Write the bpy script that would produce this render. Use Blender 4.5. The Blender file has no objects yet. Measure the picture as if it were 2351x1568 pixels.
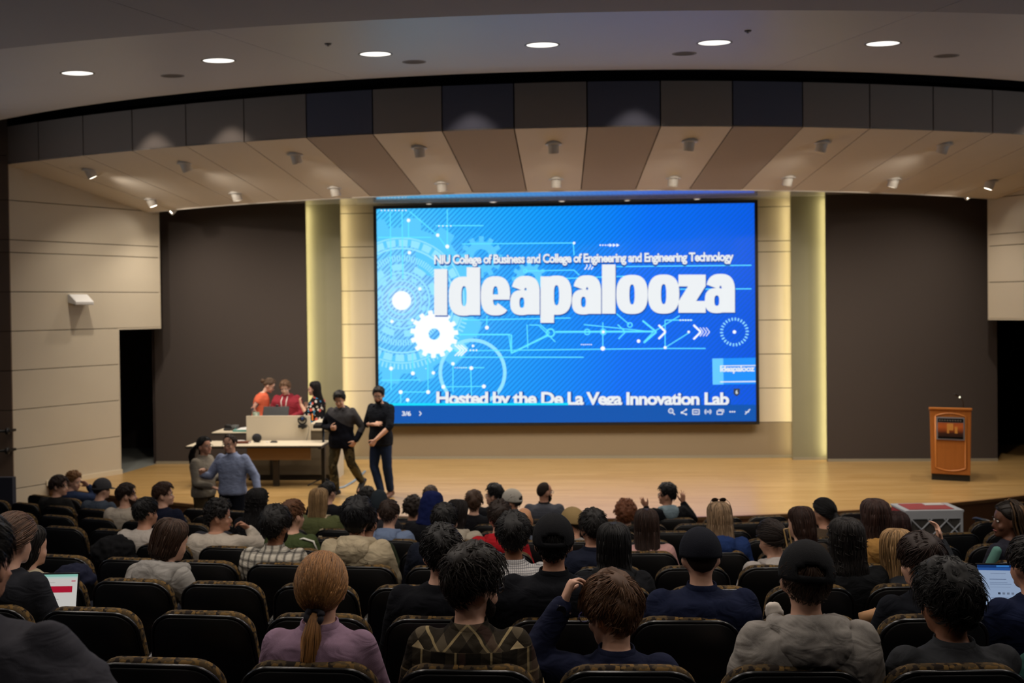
import bpy, bmesh, math, random
from mathutils import Vector, Matrix, Euler, noise as mnoise
V = Vector
R = math.radians
random.seed(7)
scene = bpy.context.scene
col = scene.collection

# ------------------------------------------------------------------ camera
F = 2286.0; CAMZ = 3.0
YAW, PIT, ROLL, SH = R(2.88), R(-0.77), R(0.65), 51.0
fw = V((-math.sin(YAW) * math.cos(PIT), math.cos(YAW) * math.cos(PIT), math.sin(PIT)))
r0 = V((math.cos(YAW), math.sin(YAW), 0)); u0 = r0.cross(fw)
cr = r0 * math.cos(ROLL) - u0 * math.sin(ROLL); cu = u0 * math.cos(ROLL) + r0 * math.sin(ROLL)
CAM = V((0, 0, CAMZ))
cd = bpy.data.cameras.new('camera'); cam = bpy.data.objects.new('camera', cd); col.objects.link(cam)
mw = Matrix((cr, cu, -fw)).transposed().to_4x4(); mw.translation = CAM
cam.matrix_world = mw
cd.sensor_width = 36.0; cd.lens = 36.0 * F / 2351.0; cd.shift_y = -SH / 2351.0; cd.clip_end = 200
cd.dof.use_dof = True; cd.dof.focus_distance = 4.3; cd.dof.aperture_fstop = 3.2
scene.camera = cam
# ------------------------------------------------------------------ world and exposure
w = bpy.data.worlds.new('world'); scene.world = w; w.use_nodes = True
w.node_tree.nodes['Background'].inputs[0].default_value = (0.02, 0.022, 0.028, 1)
w.node_tree.nodes['Background'].inputs[1].default_value = 0.25
cy = scene.cycles; cy.use_adaptive_sampling = True; cy.adaptive_threshold = .03; cy.max_bounces = 5; cy.diffuse_bounces = 3; cy.glossy_bounces = 3; cy.transmission_bounces = 4; cy.caustics_reflective = False; cy.caustics_refractive = False; cy.sample_clamp_indirect = 6.0
vs = scene.view_settings
vs.view_transform = 'Standard'; vs.look = 'None'; vs.exposure = 0.0; vs.gamma = 1.0; vs.use_curve_mapping = False
# light levels (watts), tuned here
P_SPOT, P_COVE, P_HOUSE, P_SLOT, P_WASH = 205.0, 13.0, 130.0, 24.0, 9.0
P_CEIL_FILL = 400.0
E_SCREEN = 1.12
WARM = (1.0, 0.89, 0.76); HOUSE = (1.0, 0.90, 0.80); COVE = (1.0, 0.87, 0.50)

def ray(x, y): return fw + cr * ((x - 1175.5) / F) + cu * ((784.0 - SH - y) / F)
def at_y(x, y, Y):
    d = ray(x, y); return CAM + d * (Y / d.y)
def at_z(x, y, Z):
    d = ray(x, y); return CAM + d * ((Z - CAMZ) / d.z)
ARC = V((0.0, 29.9, 0.0))          # centre of the curved rows, stage edge and canopy
def pol(rad, ang, z=0.0):          # ang 0 = towards the audience, positive = right
    return V((rad * math.sin(ang), 29.9 - rad * math.cos(ang), z))

# ------------------------------------------------------------------ materials
def lin(h):
    if isinstance(h, (tuple, list)): return (h[0], h[1], h[2], 1)
    h = h.lstrip('#'); v = [int(h[i:i + 2], 16) / 255 for i in (0, 2, 4)]
    return tuple((c / 12.92 if c <= .04045 else ((c + .055) / 1.055) ** 2.4) for c in v) + (1,)
_mc = {}
def mat(name, c, rough=.6, metal=0.0, spec=.5, noise=None, bump=None, emit=None, stretch=None, sheen=0.0):
    if name in _mc: return _mc[name]
    m = bpy.data.materials.new(name); m.use_nodes = True; nt = m.node_tree; b = nt.nodes['Principled BSDF']
    b.inputs['Base Color'].default_value = lin(c); b.inputs['Roughness'].default_value = rough
    b.inputs['Metallic'].default_value = metal; b.inputs['Specular IOR Level'].default_value = spec
    if sheen: b.inputs['Sheen Weight'].default_value = sheen
    if emit:
        b.inputs['Emission Color'].default_value = lin(emit[0]); b.inputs['Emission Strength'].default_value = emit[1]
    if noise or bump:
        tc = nt.nodes.new('ShaderNodeTexCoord'); mp = nt.nodes.new('ShaderNodeMapping')
        nt.links.new(tc.outputs['Object'], mp.inputs[0])
        if stretch: mp.inputs['Scale'].default_value = stretch
    if noise:
        n = nt.nodes.new('ShaderNodeTexNoise'); n.inputs['Scale'].default_value = noise[0]; n.inputs['Detail'].default_value = 4
        nt.links.new(mp.outputs[0], n.inputs['Vector'])
        mx = nt.nodes.new('ShaderNodeMix'); mx.data_type = 'RGBA'
        l = lin(c); a = noise[1]
        mx.inputs[6].default_value = tuple(x * (1 - a) for x in l[:3]) + (1,); mx.inputs[7].default_value = tuple(min(1, x * (1 + a)) for x in l[:3]) + (1,)
        nt.links.new(n.outputs['Fac'], mx.inputs[0]); nt.links.new(mx.outputs[2], b.inputs['Base Color'])
    if bump:
        n2 = nt.nodes.new('ShaderNodeTexNoise'); n2.inputs['Scale'].default_value = bump[0]; n2.inputs['Detail'].default_value = 3
        nt.links.new(mp.outputs[0], n2.inputs['Vector'])
        bp = nt.nodes.new('ShaderNodeBump'); bp.inputs['Strength'].default_value = bump[1]; bp.inputs['Distance'].default_value = .01
        nt.links.new(n2.outputs['Fac'], bp.inputs['Height']); nt.links.new(bp.outputs[0], b.inputs['Normal'])
    _mc[name] = m; return m

class NT:
    """tiny node helper for the patterned materials"""
    def __init__(s, name, rough=.6, spec=.5):
        s.m = bpy.data.materials.new(name); s.m.use_nodes = True; s.t = s.m.node_tree
        s.b = s.t.nodes['Principled BSDF']; s.b.inputs['Roughness'].default_value = rough; s.b.inputs['Specular IOR Level'].default_value = spec
    def n(s, typ, **k):
        nd = s.t.nodes.new(typ)
        for a, v in k.items(): setattr(nd, a, v)
        return nd
    def put(s, sock, v):
        if hasattr(v, 'is_output'): s.t.links.new(v, sock)
        else: sock.default_value = v
    def math(s, op, a, b=0.0, c=0.0):
        nd = s.n('ShaderNodeMath', operation=op)
        for i, v in enumerate((a, b, c)): s.put(nd.inputs[i], v)
        return nd.outputs[0]
    def mix(s, f, a, b):
        nd = s.n('ShaderNodeMix', data_type='RGBA')
        s.put(nd.inputs[0], f); s.put(nd.inputs[6], a if hasattr(a, 'is_output') else lin(a)); s.put(nd.inputs[7], b if hasattr(b, 'is_output') else lin(b))
        return nd.outputs[2]
    def coords(s, rot=(0, 0, 0), scale=(1, 1, 1)):
        tc = s.n('ShaderNodeTexCoord'); mp = s.n('ShaderNodeMapping')
        mp.inputs['Rotation'].default_value = rot; mp.inputs['Scale'].default_value = scale
        s.t.links.new(tc.outputs['Object'], mp.inputs[0])
        sp = s.n('ShaderNodeSeparateXYZ'); s.t.links.new(mp.outputs[0], sp.inputs[0])
        return mp.outputs[0], sp.outputs[0], sp.outputs[1], sp.outputs[2]
    def band(s, x, period, lo, hi):     # 1 where frac(x/period) in [lo, hi]
        f = s.math('FRACT', s.math('DIVIDE', x, period))
        return s.math('MULTIPLY', s.math('GREATER_THAN', f, lo), s.math('LESS_THAN', f, hi))
    def color(s, c): s.put(s.b.inputs['Base Color'], c); return s.m

# ------------------------------------------------------------------ mesh collector
class MB:
    def __init__(s): s.v = []; s.f = []; s.tint = []
    def add(s, vs, fs, t=1.0):
        o = len(s.v); s.v += [tuple(p) for p in vs]; s.f += [[i + o for i in f] for f in fs]; s.tint += [t] * len(fs)
    def box(s, c, d, M=None):
        x, y, z = (k / 2 for k in d)
        p = [V((sx * x, sy * y, sz * z)) for sz in (-1, 1) for sy in (-1, 1) for sx in (-1, 1)]
        c = V(c); p = [((M @ q) if M else q) + c for q in p]
        s.add(p, [(0, 2, 3, 1), (4, 5, 7, 6), (0, 1, 5, 4), (2, 6, 7, 3), (0, 4, 6, 2), (1, 3, 7, 5)])
    def bb(s, x0, x1, y0, y1, z0, z1): s.box(((x0 + x1) / 2, (y0 + y1) / 2, (z0 + z1) / 2), (abs(x1 - x0), abs(y1 - y0), abs(z1 - z0)))
    def loft(s, rings, cap=True, t=1.0, closed=True):
        n = len(rings[0]); vs = [p for r in rings for p in r]; fs = []
        for i in range(len(rings) - 1):
            for k in range(n if closed else n - 1):
                k2 = (k + 1) % n; fs.append((i * n + k, i * n + k2, (i + 1) * n + k2, (i + 1) * n + k))
        if cap: fs.append(tuple(reversed(range(n)))); fs.append(tuple((len(rings) - 1) * n + k for k in range(n)))
        s.add(vs, fs, t)
    def prism(s, poly, d):              # planar polygon (3-D points) extruded by vector d
        n = len(poly); a = [V(p) for p in poly]; b = [p + V(d) for p in a]
        s.add(a + b, [tuple(reversed(range(n))), tuple(range(n, 2 * n))] + [(k, (k + 1) % n, n + (k + 1) % n, n + k) for k in range(n)])
    def tube(s, pts, rad, n=8, round_ends=False, t=1.0):
        pts = [V(p) for p in pts]; m = len(pts)
        if not isinstance(rad, (list, tuple)): rad = [rad] * m
        rad = list(rad)
        if round_ends:
            d0 = (pts[0] - pts[1]).normalized(); d1 = (pts[-1] - pts[-2]).normalized()
            pts = [pts[0] + d0 * rad[0] * .8, pts[0] + d0 * rad[0] * .5] + pts + [pts[-1] + d1 * rad[-1] * .5, pts[-1] + d1 * rad[-1] * .8]
            rad = [rad[0] * .35, rad[0] * .8] + rad + [rad[-1] * .8, rad[-1] * .35]; m = len(pts)
        tan = [(pts[min(i + 1, m - 1)] - pts[max(i - 1, 0)]).normalized() for i in range(m)]
        up = V((0, 0, 1)) if abs(tan[0].z) < .9 else V((0, 1, 0))
        x = tan[0].cross(up).normalized(); rings = []
        for i in range(m):
            x = (x - tan[i] * x.dot(tan[i]))
            x = x.normalized() if x.length > 1e-6 else tan[i].orthogonal().normalized()
            y = tan[i].cross(x)
            rings.append([pts[i] + (x * math.cos(2 * math.pi * k / n) + y * math.sin(2 * math.pi * k / n)) * rad[i] for k in range(n)])
        s.loft(rings, True, t)
    def lathe(s, prof, c=(0, 0, 0), n=24, M=None):
        c = V(c); rings = []
        for r_, z in prof:
            rings.append([((M @ V((r_ * math.cos(a), r_ * math.sin(a), z))) if M else V((r_ * math.cos(a), r_ * math.sin(a), z))) + c for a in (2 * math.pi * k / n for k in range(n))])
        s.loft(rings)
    def ell(s, c, r, n=12, M=None, m=8):
        prof = [(max(1e-4, math.cos(a)), math.sin(a)) for a in (-math.pi / 2 + math.pi * i / m for i in range(m + 1))]
        c = V(c); rings = []
        for q, z in prof:
            ring = []
            for k in range(n):
                a = 2 * math.pi * k / n; p = V((q * math.cos(a) * r[0], q * math.sin(a) * r[1], z * r[2]))
                ring.append((M @ p if M else p) + c)
            rings.append(ring)
        s.loft(rings)
    def mesh(s, name):
        me = bpy.data.meshes.new(name); me.from_pydata(s.v, [], s.f)
        if any(t != 1.0 for t in s.tint):
            at = me.attributes.new('tint', 'FLOAT', 'FACE'); at.data.foreach_set('value', s.tint)
        me.update(); return me
    def build(s, name, m=None, parent=None, smooth=False, bevel=0.0, fix=True):
        me = s.mesh(name)
        if fix or bevel:
            bm = bmesh.new(); bm.from_mesh(me)
            if fix: bmesh.ops.recalc_face_normals(bm, faces=bm.faces)
            bm.to_mesh(me); bm.free()
        o = bpy.data.objects.new(name, me); col.objects.link(o)
        if m: me.materials.append(m)
        if smooth: me.polygons.foreach_set('use_smooth', [True] * len(me.polygons))
        if parent: o.parent = parent
        if bevel:
            bv = o.modifiers.new('bevel', 'BEVEL'); bv.width = bevel; bv.segments = 2; bv.limit_method = 'ANGLE'; bv.angle_limit = R(35)
        return o

def tag(o, label, cat, group=None):
    o['label'] = label; o['category'] = cat
    if group: o['group'] = group
    return o
def struct(o, label=None):
    o['kind'] = 'structure'
    if label: o['label'] = label
    return o
def empty(name, loc=(0, 0, 0), rz=0.0):
    o = bpy.data.objects.new(name, None); col.objects.link(o); o.location = loc; o.rotation_euler = (0, 0, rz); o.empty_display_size = .1
    return o
def lamp(name, typ, loc, energy, color, parent=None, aim=None, **k):
    l = bpy.data.lights.new(name, typ); l.energy = energy; l.color = color
    for a, v in k.items(): setattr(l, a, v)
    o = bpy.data.objects.new(name, l); col.objects.link(o); o.location = loc
    if aim is not None: o.rotation_euler = (V(aim) - V(loc)).to_track_quat('-Z', 'Y').to_euler()
    if parent: o.parent = parent
    return o

# ================================================================== SETTING
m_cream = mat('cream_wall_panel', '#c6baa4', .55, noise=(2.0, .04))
m_joint = mat('joint_shadow_gap', '#3a332a', .9)
m_dark = mat('charcoal_fabric_wall', '#463f3b', .95, spec=.15, noise=(90, .10))
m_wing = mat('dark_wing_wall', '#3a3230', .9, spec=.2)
m_colm = mat('olive_column_panel', '#7f7b63', .6, noise=(3, .05))
m_base = mat('grey_baseboard', '#8d8674', .5)
m_carpet = mat('dark_carpet', '#26242a', .95, spec=.1, noise=(200, .2))
m_wingfl = mat('grey_wing_floor', '#6f716c', .7)
m_white = mat('white_paint', '#d9d7d4', .6)
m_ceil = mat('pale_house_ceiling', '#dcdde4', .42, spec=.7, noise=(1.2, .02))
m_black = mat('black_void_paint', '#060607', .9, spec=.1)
m_plastic = mat('black_plastic', '#0c0c0e', .45)
m_metal = mat('brushed_metal', '#9a9a9c', .35, metal=1)

# --- stage floor, procedural maple strips
def wood_floor():
    t = NT('maple_strip_floor', .30, .5)
    vec, x, y, z = t.coords()
    row = t.math('FLOOR', t.math('DIVIDE', y, .057))
    off = t.math('MULTIPLY', t.math('FRACT', t.math('MULTIPLY', t.math('SINE', t.math('MULTIPLY', row, 12.9898)), 437.58)), 1.0)
    seg = t.math('FLOOR', t.math('ADD', t.math('DIVIDE', x, 1.1), t.math('MULTIPLY', off, 7.0)))
    h = t.math('FRACT', t.math('MULTIPLY', t.math('SINE', t.math('ADD', t.math('MULTIPLY', row, 78.233), t.math('MULTIPLY', seg, 37.719))), 437.58))
    n = t.n('ShaderNodeTexNoise'); mp = t.n('ShaderNodeMapping'); mp.inputs['Scale'].default_value = (1.2, 26, 1)
    tc = t.n('ShaderNodeTexCoord'); t.t.links.new(tc.outputs['Object'], mp.inputs[0]); t.t.links.new(mp.outputs[0], n.inputs['Vector'])
    n.inputs['Scale'].default_value = 3; n.inputs['Detail'].default_value = 5
    c = t.mix(h, '#a5834f', '#bb9a66'); c = t.mix(t.math('MULTIPLY', n.outputs['Fac'], .5), c, '#93703f')
    gap = t.band(y, .057, 0.0, .035)
    c = t.mix(t.math('MULTIPLY', gap, .5), c, '#7a5a34')
    bp = t.n('ShaderNodeBump'); bp.inputs['Strength'].default_value = .08; bp.inputs['Distance'].default_value = .002
    t.t.links.new(h, bp.inputs['Height']); t.t.links.new(bp.outputs[0], t.b.inputs['Normal'])
    return t.color(c)
m_stage = wood_floor()
m_stagefront = mat('brown_stage_front', '#6a4426', .5, noise=(6, .15), stretch=(1, 1, 12))

WL_NEAR, WL_LOW, WL_UP = V((-9.19, 16.19, 0)), V((-8.12, 17.84, 0)), V((-7.64, 18.58, 0))
Z_FLOOR = -0.5
RSTAGE = 15.92
m = MB()
aL, aR = -R(37.0), R(37.0)
front = [pol(RSTAGE, aL + (aR - aL) * i / 60) for i in range(61)]
poly = front + [V((8.3, 17.75, 0)), V((12.3, 17.75, 0)), V((12.3, 21.2, 0)), V((8.05, 21.2, 0)), V((8.05, 19.02, 0)), V((5, 19.6, 0)), V((-5, 19.6, 0)), V((-7.93, 19.02, 0)), V((-8.12, 17.84, 0))]
m.prism([p + V((0, 0, -.04)) for p in poly], (0, 0, .04))
stage = struct(m.build('stage_platform', m_stage), 'honey maple stage floor with a curved front edge')
m = MB()
for i in range(60):
    a, b = front[i], front[i + 1]; ia, ib = pol(RSTAGE - .05, aL + (aR - aL) * i / 60), pol(RSTAGE - .05, aL + (aR - aL) * (i + 1) / 60)
    z0, z1 = V((0, 0, Z_FLOOR)), V((0, 0, -.04))
    fa, fb = a + (a - ia) * -.2, b + (b - ib) * -.2
    m.add([fa + z0, fb + z0, fb + z1, fa + z1, ia + z0, ib + z0, ib + z1, ia + z1], [(0, 1, 2, 3), (5, 4, 7, 6), (3, 2, 6, 7)])
m.build('stage_front', m_stagefront, stage)
m = MB()
for i in range(60):
    a0, a1 = aL + (aR - aL) * i / 60, aL + (aR - aL) * (i + 1) / 60
    p = [pol(RSTAGE + .012, a0, -.045), pol(RSTAGE + .012, a1, -.045), pol(RSTAGE + .012, a1, .001), pol(RSTAGE + .012, a0, .001)]
    q = [pol(RSTAGE - .03, a0, -.045), pol(RSTAGE - .03, a1, -.045), pol(RSTAGE - .03, a1, .003), pol(RSTAGE - .03, a0, .003)]
    m.add(p + q, [(0, 1, 2, 3), (3, 2, 6, 7), (1, 0, 4, 5)])
m.build('nosing', mat('stage_nosing', '#7d5a36', .4), stage)

# --- house floor: curved tiers
NROW = 9
def row_y(n): return 3.4 + 1.075 * n
def row_r(n): return 29.9 - row_y(n)
def row_z(n): return 0.862 - .1675 * n
m = MB()
for n in range(-4, 9):
    ro, ri = row_r(n) + .30, row_r(n) - .775
    if n == 8: ri = 15.6
    z = row_z(n) if n < 8 else row_z(8); zt = z; zb = -.75
    for i in range(24):
        a0, a1 = R(-42 + 84 * i / 24), R(-42 + 84 * (i + 1) / 24)
        p = [pol(ro, a0, zt), pol(ro, a1, zt), pol(ri, a1, zt), pol(ri, a0, zt), pol(ri, a1, zb), pol(ri, a0, zb)]
        m.add(p, [(0, 1, 2, 3), (3, 2, 4, 5)])
house_floor = struct(m.build('floor', m_carpet), 'dark carpeted stepped floor under the seats')
Z_FLOOR = row_z(8)

# --- side stage walls with panel rows
ROWS = [(-.5, .03), (.03, .69), (.69, 1.35), (1.35, 2.01), (2.01, 2.67), (2.67, 3.33), (3.33, 3.99), (3.99, 4.20), (4.20, 4.86), (4.86, 5.6)]
GAP = .012
def side_wall(s, name, label):
    near, low, up = (V((p.x * -s, p.y, 0)) for p in (WL_NEAR, WL_LOW, WL_UP))
    if s > 0: near, low, up = near + V((.12, 0, 0)), low + V((.12, 0, 0)), up + V((.14, 0, 0))
    d = (up - near).normalized(); nrm = V((d.y, -d.x, 0)) * (-s)      # towards the stage
    if nrm.x * s > 0: nrm = -nrm
    def slab(mb, a, b, z0, z1, o0, o1):
        p = [a + nrm * o1, b + nrm * o1, b + nrm * o0, a + nrm * o0]
        mb.prism([q + V((0, 0, z0)) for q in p], (0, 0, z1 - z0))
    root = MB(); slab(root, near, low, -.6, 5.6, -.25, -.03); slab(root, near, up, 2.69, 5.6, -.25, -.03)
    w_ = struct(root.build(name, m_joint), label)
    for i, (z0, z1) in enumerate(ROWS):
        e = up if z0 >= 2.66 else low
        q = MB(); slab(q, near - nrm * .0, e, z0 + GAP / 2, z1 - GAP / 2, -.03, 0)
        q.build('wall_panel', m_cream, w_, bevel=.004)
    q = MB(); slab(q, up, up + d * .02, 2.67, 5.6, -.25, .002); slab(q, low, low + d * .02, -.1, 2.67, -.25, .002); slab(q, low, up + d * .02, 2.645, 2.672, -.25, .0); q.build('edge_trim', m_cream, w_)
    q = MB(); slab(q, near + d * .55, low + d * .03, 0.0, .085, .0, .022); bbo = q.build('skirting', mat('pale_skirting', '#d8cbb0', .5), w_)
    # return wall facing the seats, its unlit shade painted into the panel brown
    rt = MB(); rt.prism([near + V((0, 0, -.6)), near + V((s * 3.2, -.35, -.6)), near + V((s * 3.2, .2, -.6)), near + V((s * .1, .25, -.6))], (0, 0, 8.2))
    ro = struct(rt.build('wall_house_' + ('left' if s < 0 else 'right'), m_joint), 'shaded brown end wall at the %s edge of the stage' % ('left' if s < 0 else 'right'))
    mr = mat('shaded_return_panel', '#6b5848', .7)
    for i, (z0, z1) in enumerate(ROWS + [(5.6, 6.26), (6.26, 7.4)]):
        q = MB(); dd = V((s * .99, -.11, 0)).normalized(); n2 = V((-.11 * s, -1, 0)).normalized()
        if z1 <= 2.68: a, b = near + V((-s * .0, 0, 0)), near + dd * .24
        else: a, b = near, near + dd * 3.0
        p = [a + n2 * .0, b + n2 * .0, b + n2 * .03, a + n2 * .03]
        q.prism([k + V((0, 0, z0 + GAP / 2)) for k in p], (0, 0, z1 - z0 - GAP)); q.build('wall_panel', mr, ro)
    return w_, near, d, nrm
wl, wl_near, wl_d, wl_n = side_wall(-1, 'wall_left', 'cream panelled side wall left of the stage')
wr, wr_near, wr_d, wr_n = side_wall(1, 'wall_right', 'cream panelled side wall right of the stage')

# --- back wall: charcoal bays, olive columns, cream centre
m = MB(); m.bb(-7.93, -4.93, 19.0, 19.05, 0.0, 5.3); m.bb(-8.3, -7.93, 19.0, 19.05, 2.7, 5.3)
struct(m.build('wall_back', m_dark), 'charcoal fabric wall bay left of the screen')
m = MB(); m.bb(4.97, 8.1, 19.0, 19.05, 0.0, 5.3); m.bb(8.1, 8.4, 19.0, 19.05, 2.7, 5.3)
struct(m.build('wall_back', m_dark), 'charcoal fabric wall bay right of the screen behind the lectern')
for s, x0, x1, nm in ((-1, -5.15, -4.30, 'left'), (1, 4.37, 5.2, 'right')):
    m = MB(); m.bb(x0, x1, 19.22, 19.26, 0.0, 5.3)
    struct(m.build('wall_back', m_colm), 'olive backlit column strip %s of the screen' % nm)
m = MB(); m.bb(-4.75, 4.8, 19.53, 19.6, 0, 5.3)
wc = struct(m.build('wall_back', m_joint), 'cream panelled centre wall behind the screen')
for i, (z0, z1) in enumerate(ROWS[1:]):
    q = MB(); q.bb(-4.75, 4.8, 19.50, 19.53, max(0, z0 + GAP / 2), z1 - GAP / 2); q.build('wall_panel', m_cream if i else mat('taupe_lower_panel', '#85765f', .6), wc, bevel=.004)
for x0, x1, y, nm in ((-7.93, -4.93, 19.0, 'left bay'), (4.97, 8.1, 19.0, 'right bay'), (-4.75, 4.8, 19.5, 'centre wall'), (-5.1, -4.30, 19.22, 'left column'), (4.37, 5.15, 19.22, 'right column')):
    m = MB(); m.bb(x0, x1, y - .02, y, 0, .05)
    struct(m.build('baseboard_back', m_base), 'thin grey baseboard under the ' + nm)
# wings beyond the side openings
for s in (-1, 1):
    nm = 'left' if s < 0 else 'right'
    m = MB(); m.bb(s * 7.9, s * 12.5, 21.2, 21.3, -.02, 5.4); m.bb(s * 12.4, s * 12.5, 17.2, 21.3, -.02, 5.4); m.bb(s * 7.9, s * 8.0, 19.05, 21.3, 0, 5.4)
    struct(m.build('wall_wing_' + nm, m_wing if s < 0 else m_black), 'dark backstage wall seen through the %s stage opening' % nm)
    if s > 0: continue
    m = MB(); m.prism([V((s * 8.12, 17.84, -.03)), V((s * 12.5, 17.0, -.03)), V((s * 12.5, 21.3, -.03)), V((s * 7.9, 21.3, -.03)), V((s * 7.93, 19.02, -.03))], (0, 0, .03))
    struct(m.build('floor_wing', m_wingfl), 'grey backstage floor beyond the %s stage opening' % nm)
# glossy rear soffit above the screen
m = MB(); ra = [pol(13.84, R(-35.5 + 71 * i / 40), 5.02) for i in range(41)]
m.prism(ra + [V((8.6, 19.6, 5.02)), V((-8.6, 19.6, 5.02))], (0, 0, .08))
rear_soffit = struct(m.build('ceiling', mat('glossy_rear_soffit', '#d6d6d6', .10, metal=.45, spec=.9)), 'glossy soffit mirroring the top of the screen')

# --- canopy over the stage: radial panels
RF, RB, ZF, ZB, ZTOP = 16.10, 13.86, 5.45, 4.83, 6.08
def rf(a): return RF + .46 * (abs(a) / R(34.8)) ** 3          # the front arc flattens towards its ends
def can_z(r_, a=0.0): return ZB + (r_ - RB) * (ZF - ZB) / (rf(a) - RB)
m_cc = mat('canopy_cream', '#e2d8ca', .7, noise=(3, .03))
m_ct = mat('canopy_taupe_mesh', '#b3a79c', .85, noise=(120, .14))
m_fb = mat('fascia_brown', '#93857b', .8)
m_fn = mat('fascia_charcoal', '#5f5e6c', .85)
m_cjoint = mat('canopy_joint', '#5d5145', .9)
A0, AP = R(1.34), R(3.6)
AMAX = R(36.0)
m = MB()
NA = 72
for i in range(NA):
    a0, a1 = -AMAX + 2 * AMAX * i / NA, -AMAX + 2 * AMAX * (i + 1) / NA
    p = [pol(rf(a0) - .05, a0, ZF + .02), pol(rf(a1) - .05, a1, ZF + .02), pol(RB, a1, ZB + .03), pol(RB, a0, ZB + .03), pol(rf(a0) - .05, a0, ZTOP), pol(rf(a1) - .05, a1, ZTOP), pol(RB, a0, ZB + .30), pol(RB, a1, ZB + .30)]
    m.add(p, [(0, 1, 2, 3), (0, 4, 5, 1), (3, 2, 7, 6), (4, 6, 7, 5)])
canopy = struct(m.build('ceiling', m_cjoint), 'curved canopy of cream and taupe panels over the stage')
for k in range(-11, 10):
    a0, a1 = A0 + AP * k, A0 + AP * (k + 1); a0, a1 = max(a0, -AMAX), min(a1, AMAX)
    if a1 - a0 < .01: continue
    taupe = k in (0, 2, -2, -4)
    g = .0006
    def seg(mb, outer, r_a, z_a, r_b, z_b, th):
        N = 3; top = []; bot = []
        for j in range(N + 1):
            a = a0 + g + (a1 - a0 - 2 * g) * j / N
            top.append((pol(rf(a), a, z_a), pol(r_b, a, z_b)))
        rings = [[t_[0], t_[1], t_[1] + th, t_[0] + th] for t_ in top]
        mb.loft(rings)
    q = MB(); seg(q, 0, RF, ZF, RB, ZB, V((0, 0, .02))); q.build('canopy_panel', m_ct if taupe else m_cc, canopy)
    q = MB(); N = 3; rings = []
    for j in range(N + 1):
        a = a0 + g + (a1 - a0 - 2 * g) * j / N
        rings.append([pol(rf(a), a, ZF), pol(rf(a), a, ZTOP), pol(rf(a) - .03, a, ZTOP), pol(rf(a) - .03, a, ZF)])
    q.loft(rings); q.build('fascia_panel', m_fn if taupe else m_fb, canopy)
m = MB()   # white nosing strip along the canopy's rear edge
rings = []
for i in range(61):
    a = -AMAX + 2 * AMAX * i / 60; rings.append([pol(RB + .03, a, ZB - .004), pol(RB - .02, a, ZB - .004), pol(RB - .02, a, ZB + .05), pol(RB + .03, a, ZB + .05)])
m.loft(rings); m.build('edge_strip', mat('canopy_edge_strip', '#d8d0c4', .5), canopy)
# black gap above the fascia
m = MB()
for i in range(40):
    a0, a1 = -R(42) + R(84) * i / 40, -R(42) + R(84) * (i + 1) / 40
    m.add([pol(15.7, a0, 6.0), pol(15.7, a1, 6.0), pol(15.7, a1, 7.6), pol(15.7, a0, 7.6), pol(27, a0, 7.6), pol(27, a1, 7.6)], [(0, 1, 2, 3), (3, 2, 5, 4)])
struct(m.build('ceiling', m_black), 'black void between the house ceiling and the stage canopy')

# --- house ceiling: two shallow cones split in panels
def hc_z(r_): return 6.0 - .1 * (r_ - 17.1)
def ceil_ring(r_in, r_out, dz, label, mtl, edges):
    root = None
    for a0, a1 in zip(edges[:-1], edges[1:]):
        q = MB(); N = 12; rings = []
        for j in range(N + 1):
            a = R(a0) + .0002 + (R(a1 - a0) - .0004) * j / N
            rings.append([pol(r_out, a, hc_z(r_out) + dz), pol(r_in, a, hc_z(r_in) + dz), pol(r_in, a, hc_z(r_in) + dz + .09), pol(r_out, a, hc_z(r_out) + dz + .09)])
        q.loft(rings)
        if root is None: root = struct(q.build('ceiling', mtl), label)
        else: q.build('ceiling_panel', mtl, root)
    return root
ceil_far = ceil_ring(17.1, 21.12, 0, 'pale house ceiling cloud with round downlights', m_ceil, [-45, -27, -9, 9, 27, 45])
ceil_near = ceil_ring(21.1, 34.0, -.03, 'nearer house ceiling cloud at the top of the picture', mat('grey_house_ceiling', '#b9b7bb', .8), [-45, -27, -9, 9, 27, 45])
# closing walls of the hall behind the camera and at the sides
mh = mat('taupe_house_wall', '#5a5048', .8)
m = MB(); m.bb(-12.4, -12.3, -5, 16.2, -1, 7.6); struct(m.build('wall_side_left', mh), 'taupe side wall of the hall')
m = MB(); m.bb(12.3, 12.4, -5, 16.2, -1, 7.6); struct(m.build('wall_side_right', mh), 'taupe right side wall of the hall')
m = MB(); m.bb(-12.4, 12.4, -5.1, -5, -1, 7.6); struct(m.build('wall_rear', mh), 'taupe rear wall of the hall behind the seats')
# ================================================================== LIGHT FITTINGS
m_lens = mat('lit_lens', '#ffffff', .4, emit=('#fff2dd', 9.0))
m_diff = mat('lit_downlight_diffuser', '#ffffff', .5, emit=('#fffaf2', 1.6))
m_diff.cycles.emission_sampling = 'NONE'
m_can = mat('spot_can_paint', '#d2cbc0', .4)
m_ringw = mat('spot_trim_ring', '#d9d5cf', .4)
ORD = ['first', 'second', 'third', 'fourth', 'fifth', 'sixth', 'seventh', 'eighth', 'ninth', 'tenth', 'eleventh', 'twelfth', 'thirteenth', 'fourteenth', 'fifteenth', 'sixteenth', 'seventeenth', 'eighteenth', 'nineteenth', 'twentieth', 'twenty-first', 'twenty-second', 'twenty-third', 'twenty-fourth', 'twenty-fifth', 'twenty-sixth', 'twenty-seventh', 'twenty-eighth', 'twenty-ninth', 'thirtieth']

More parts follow.
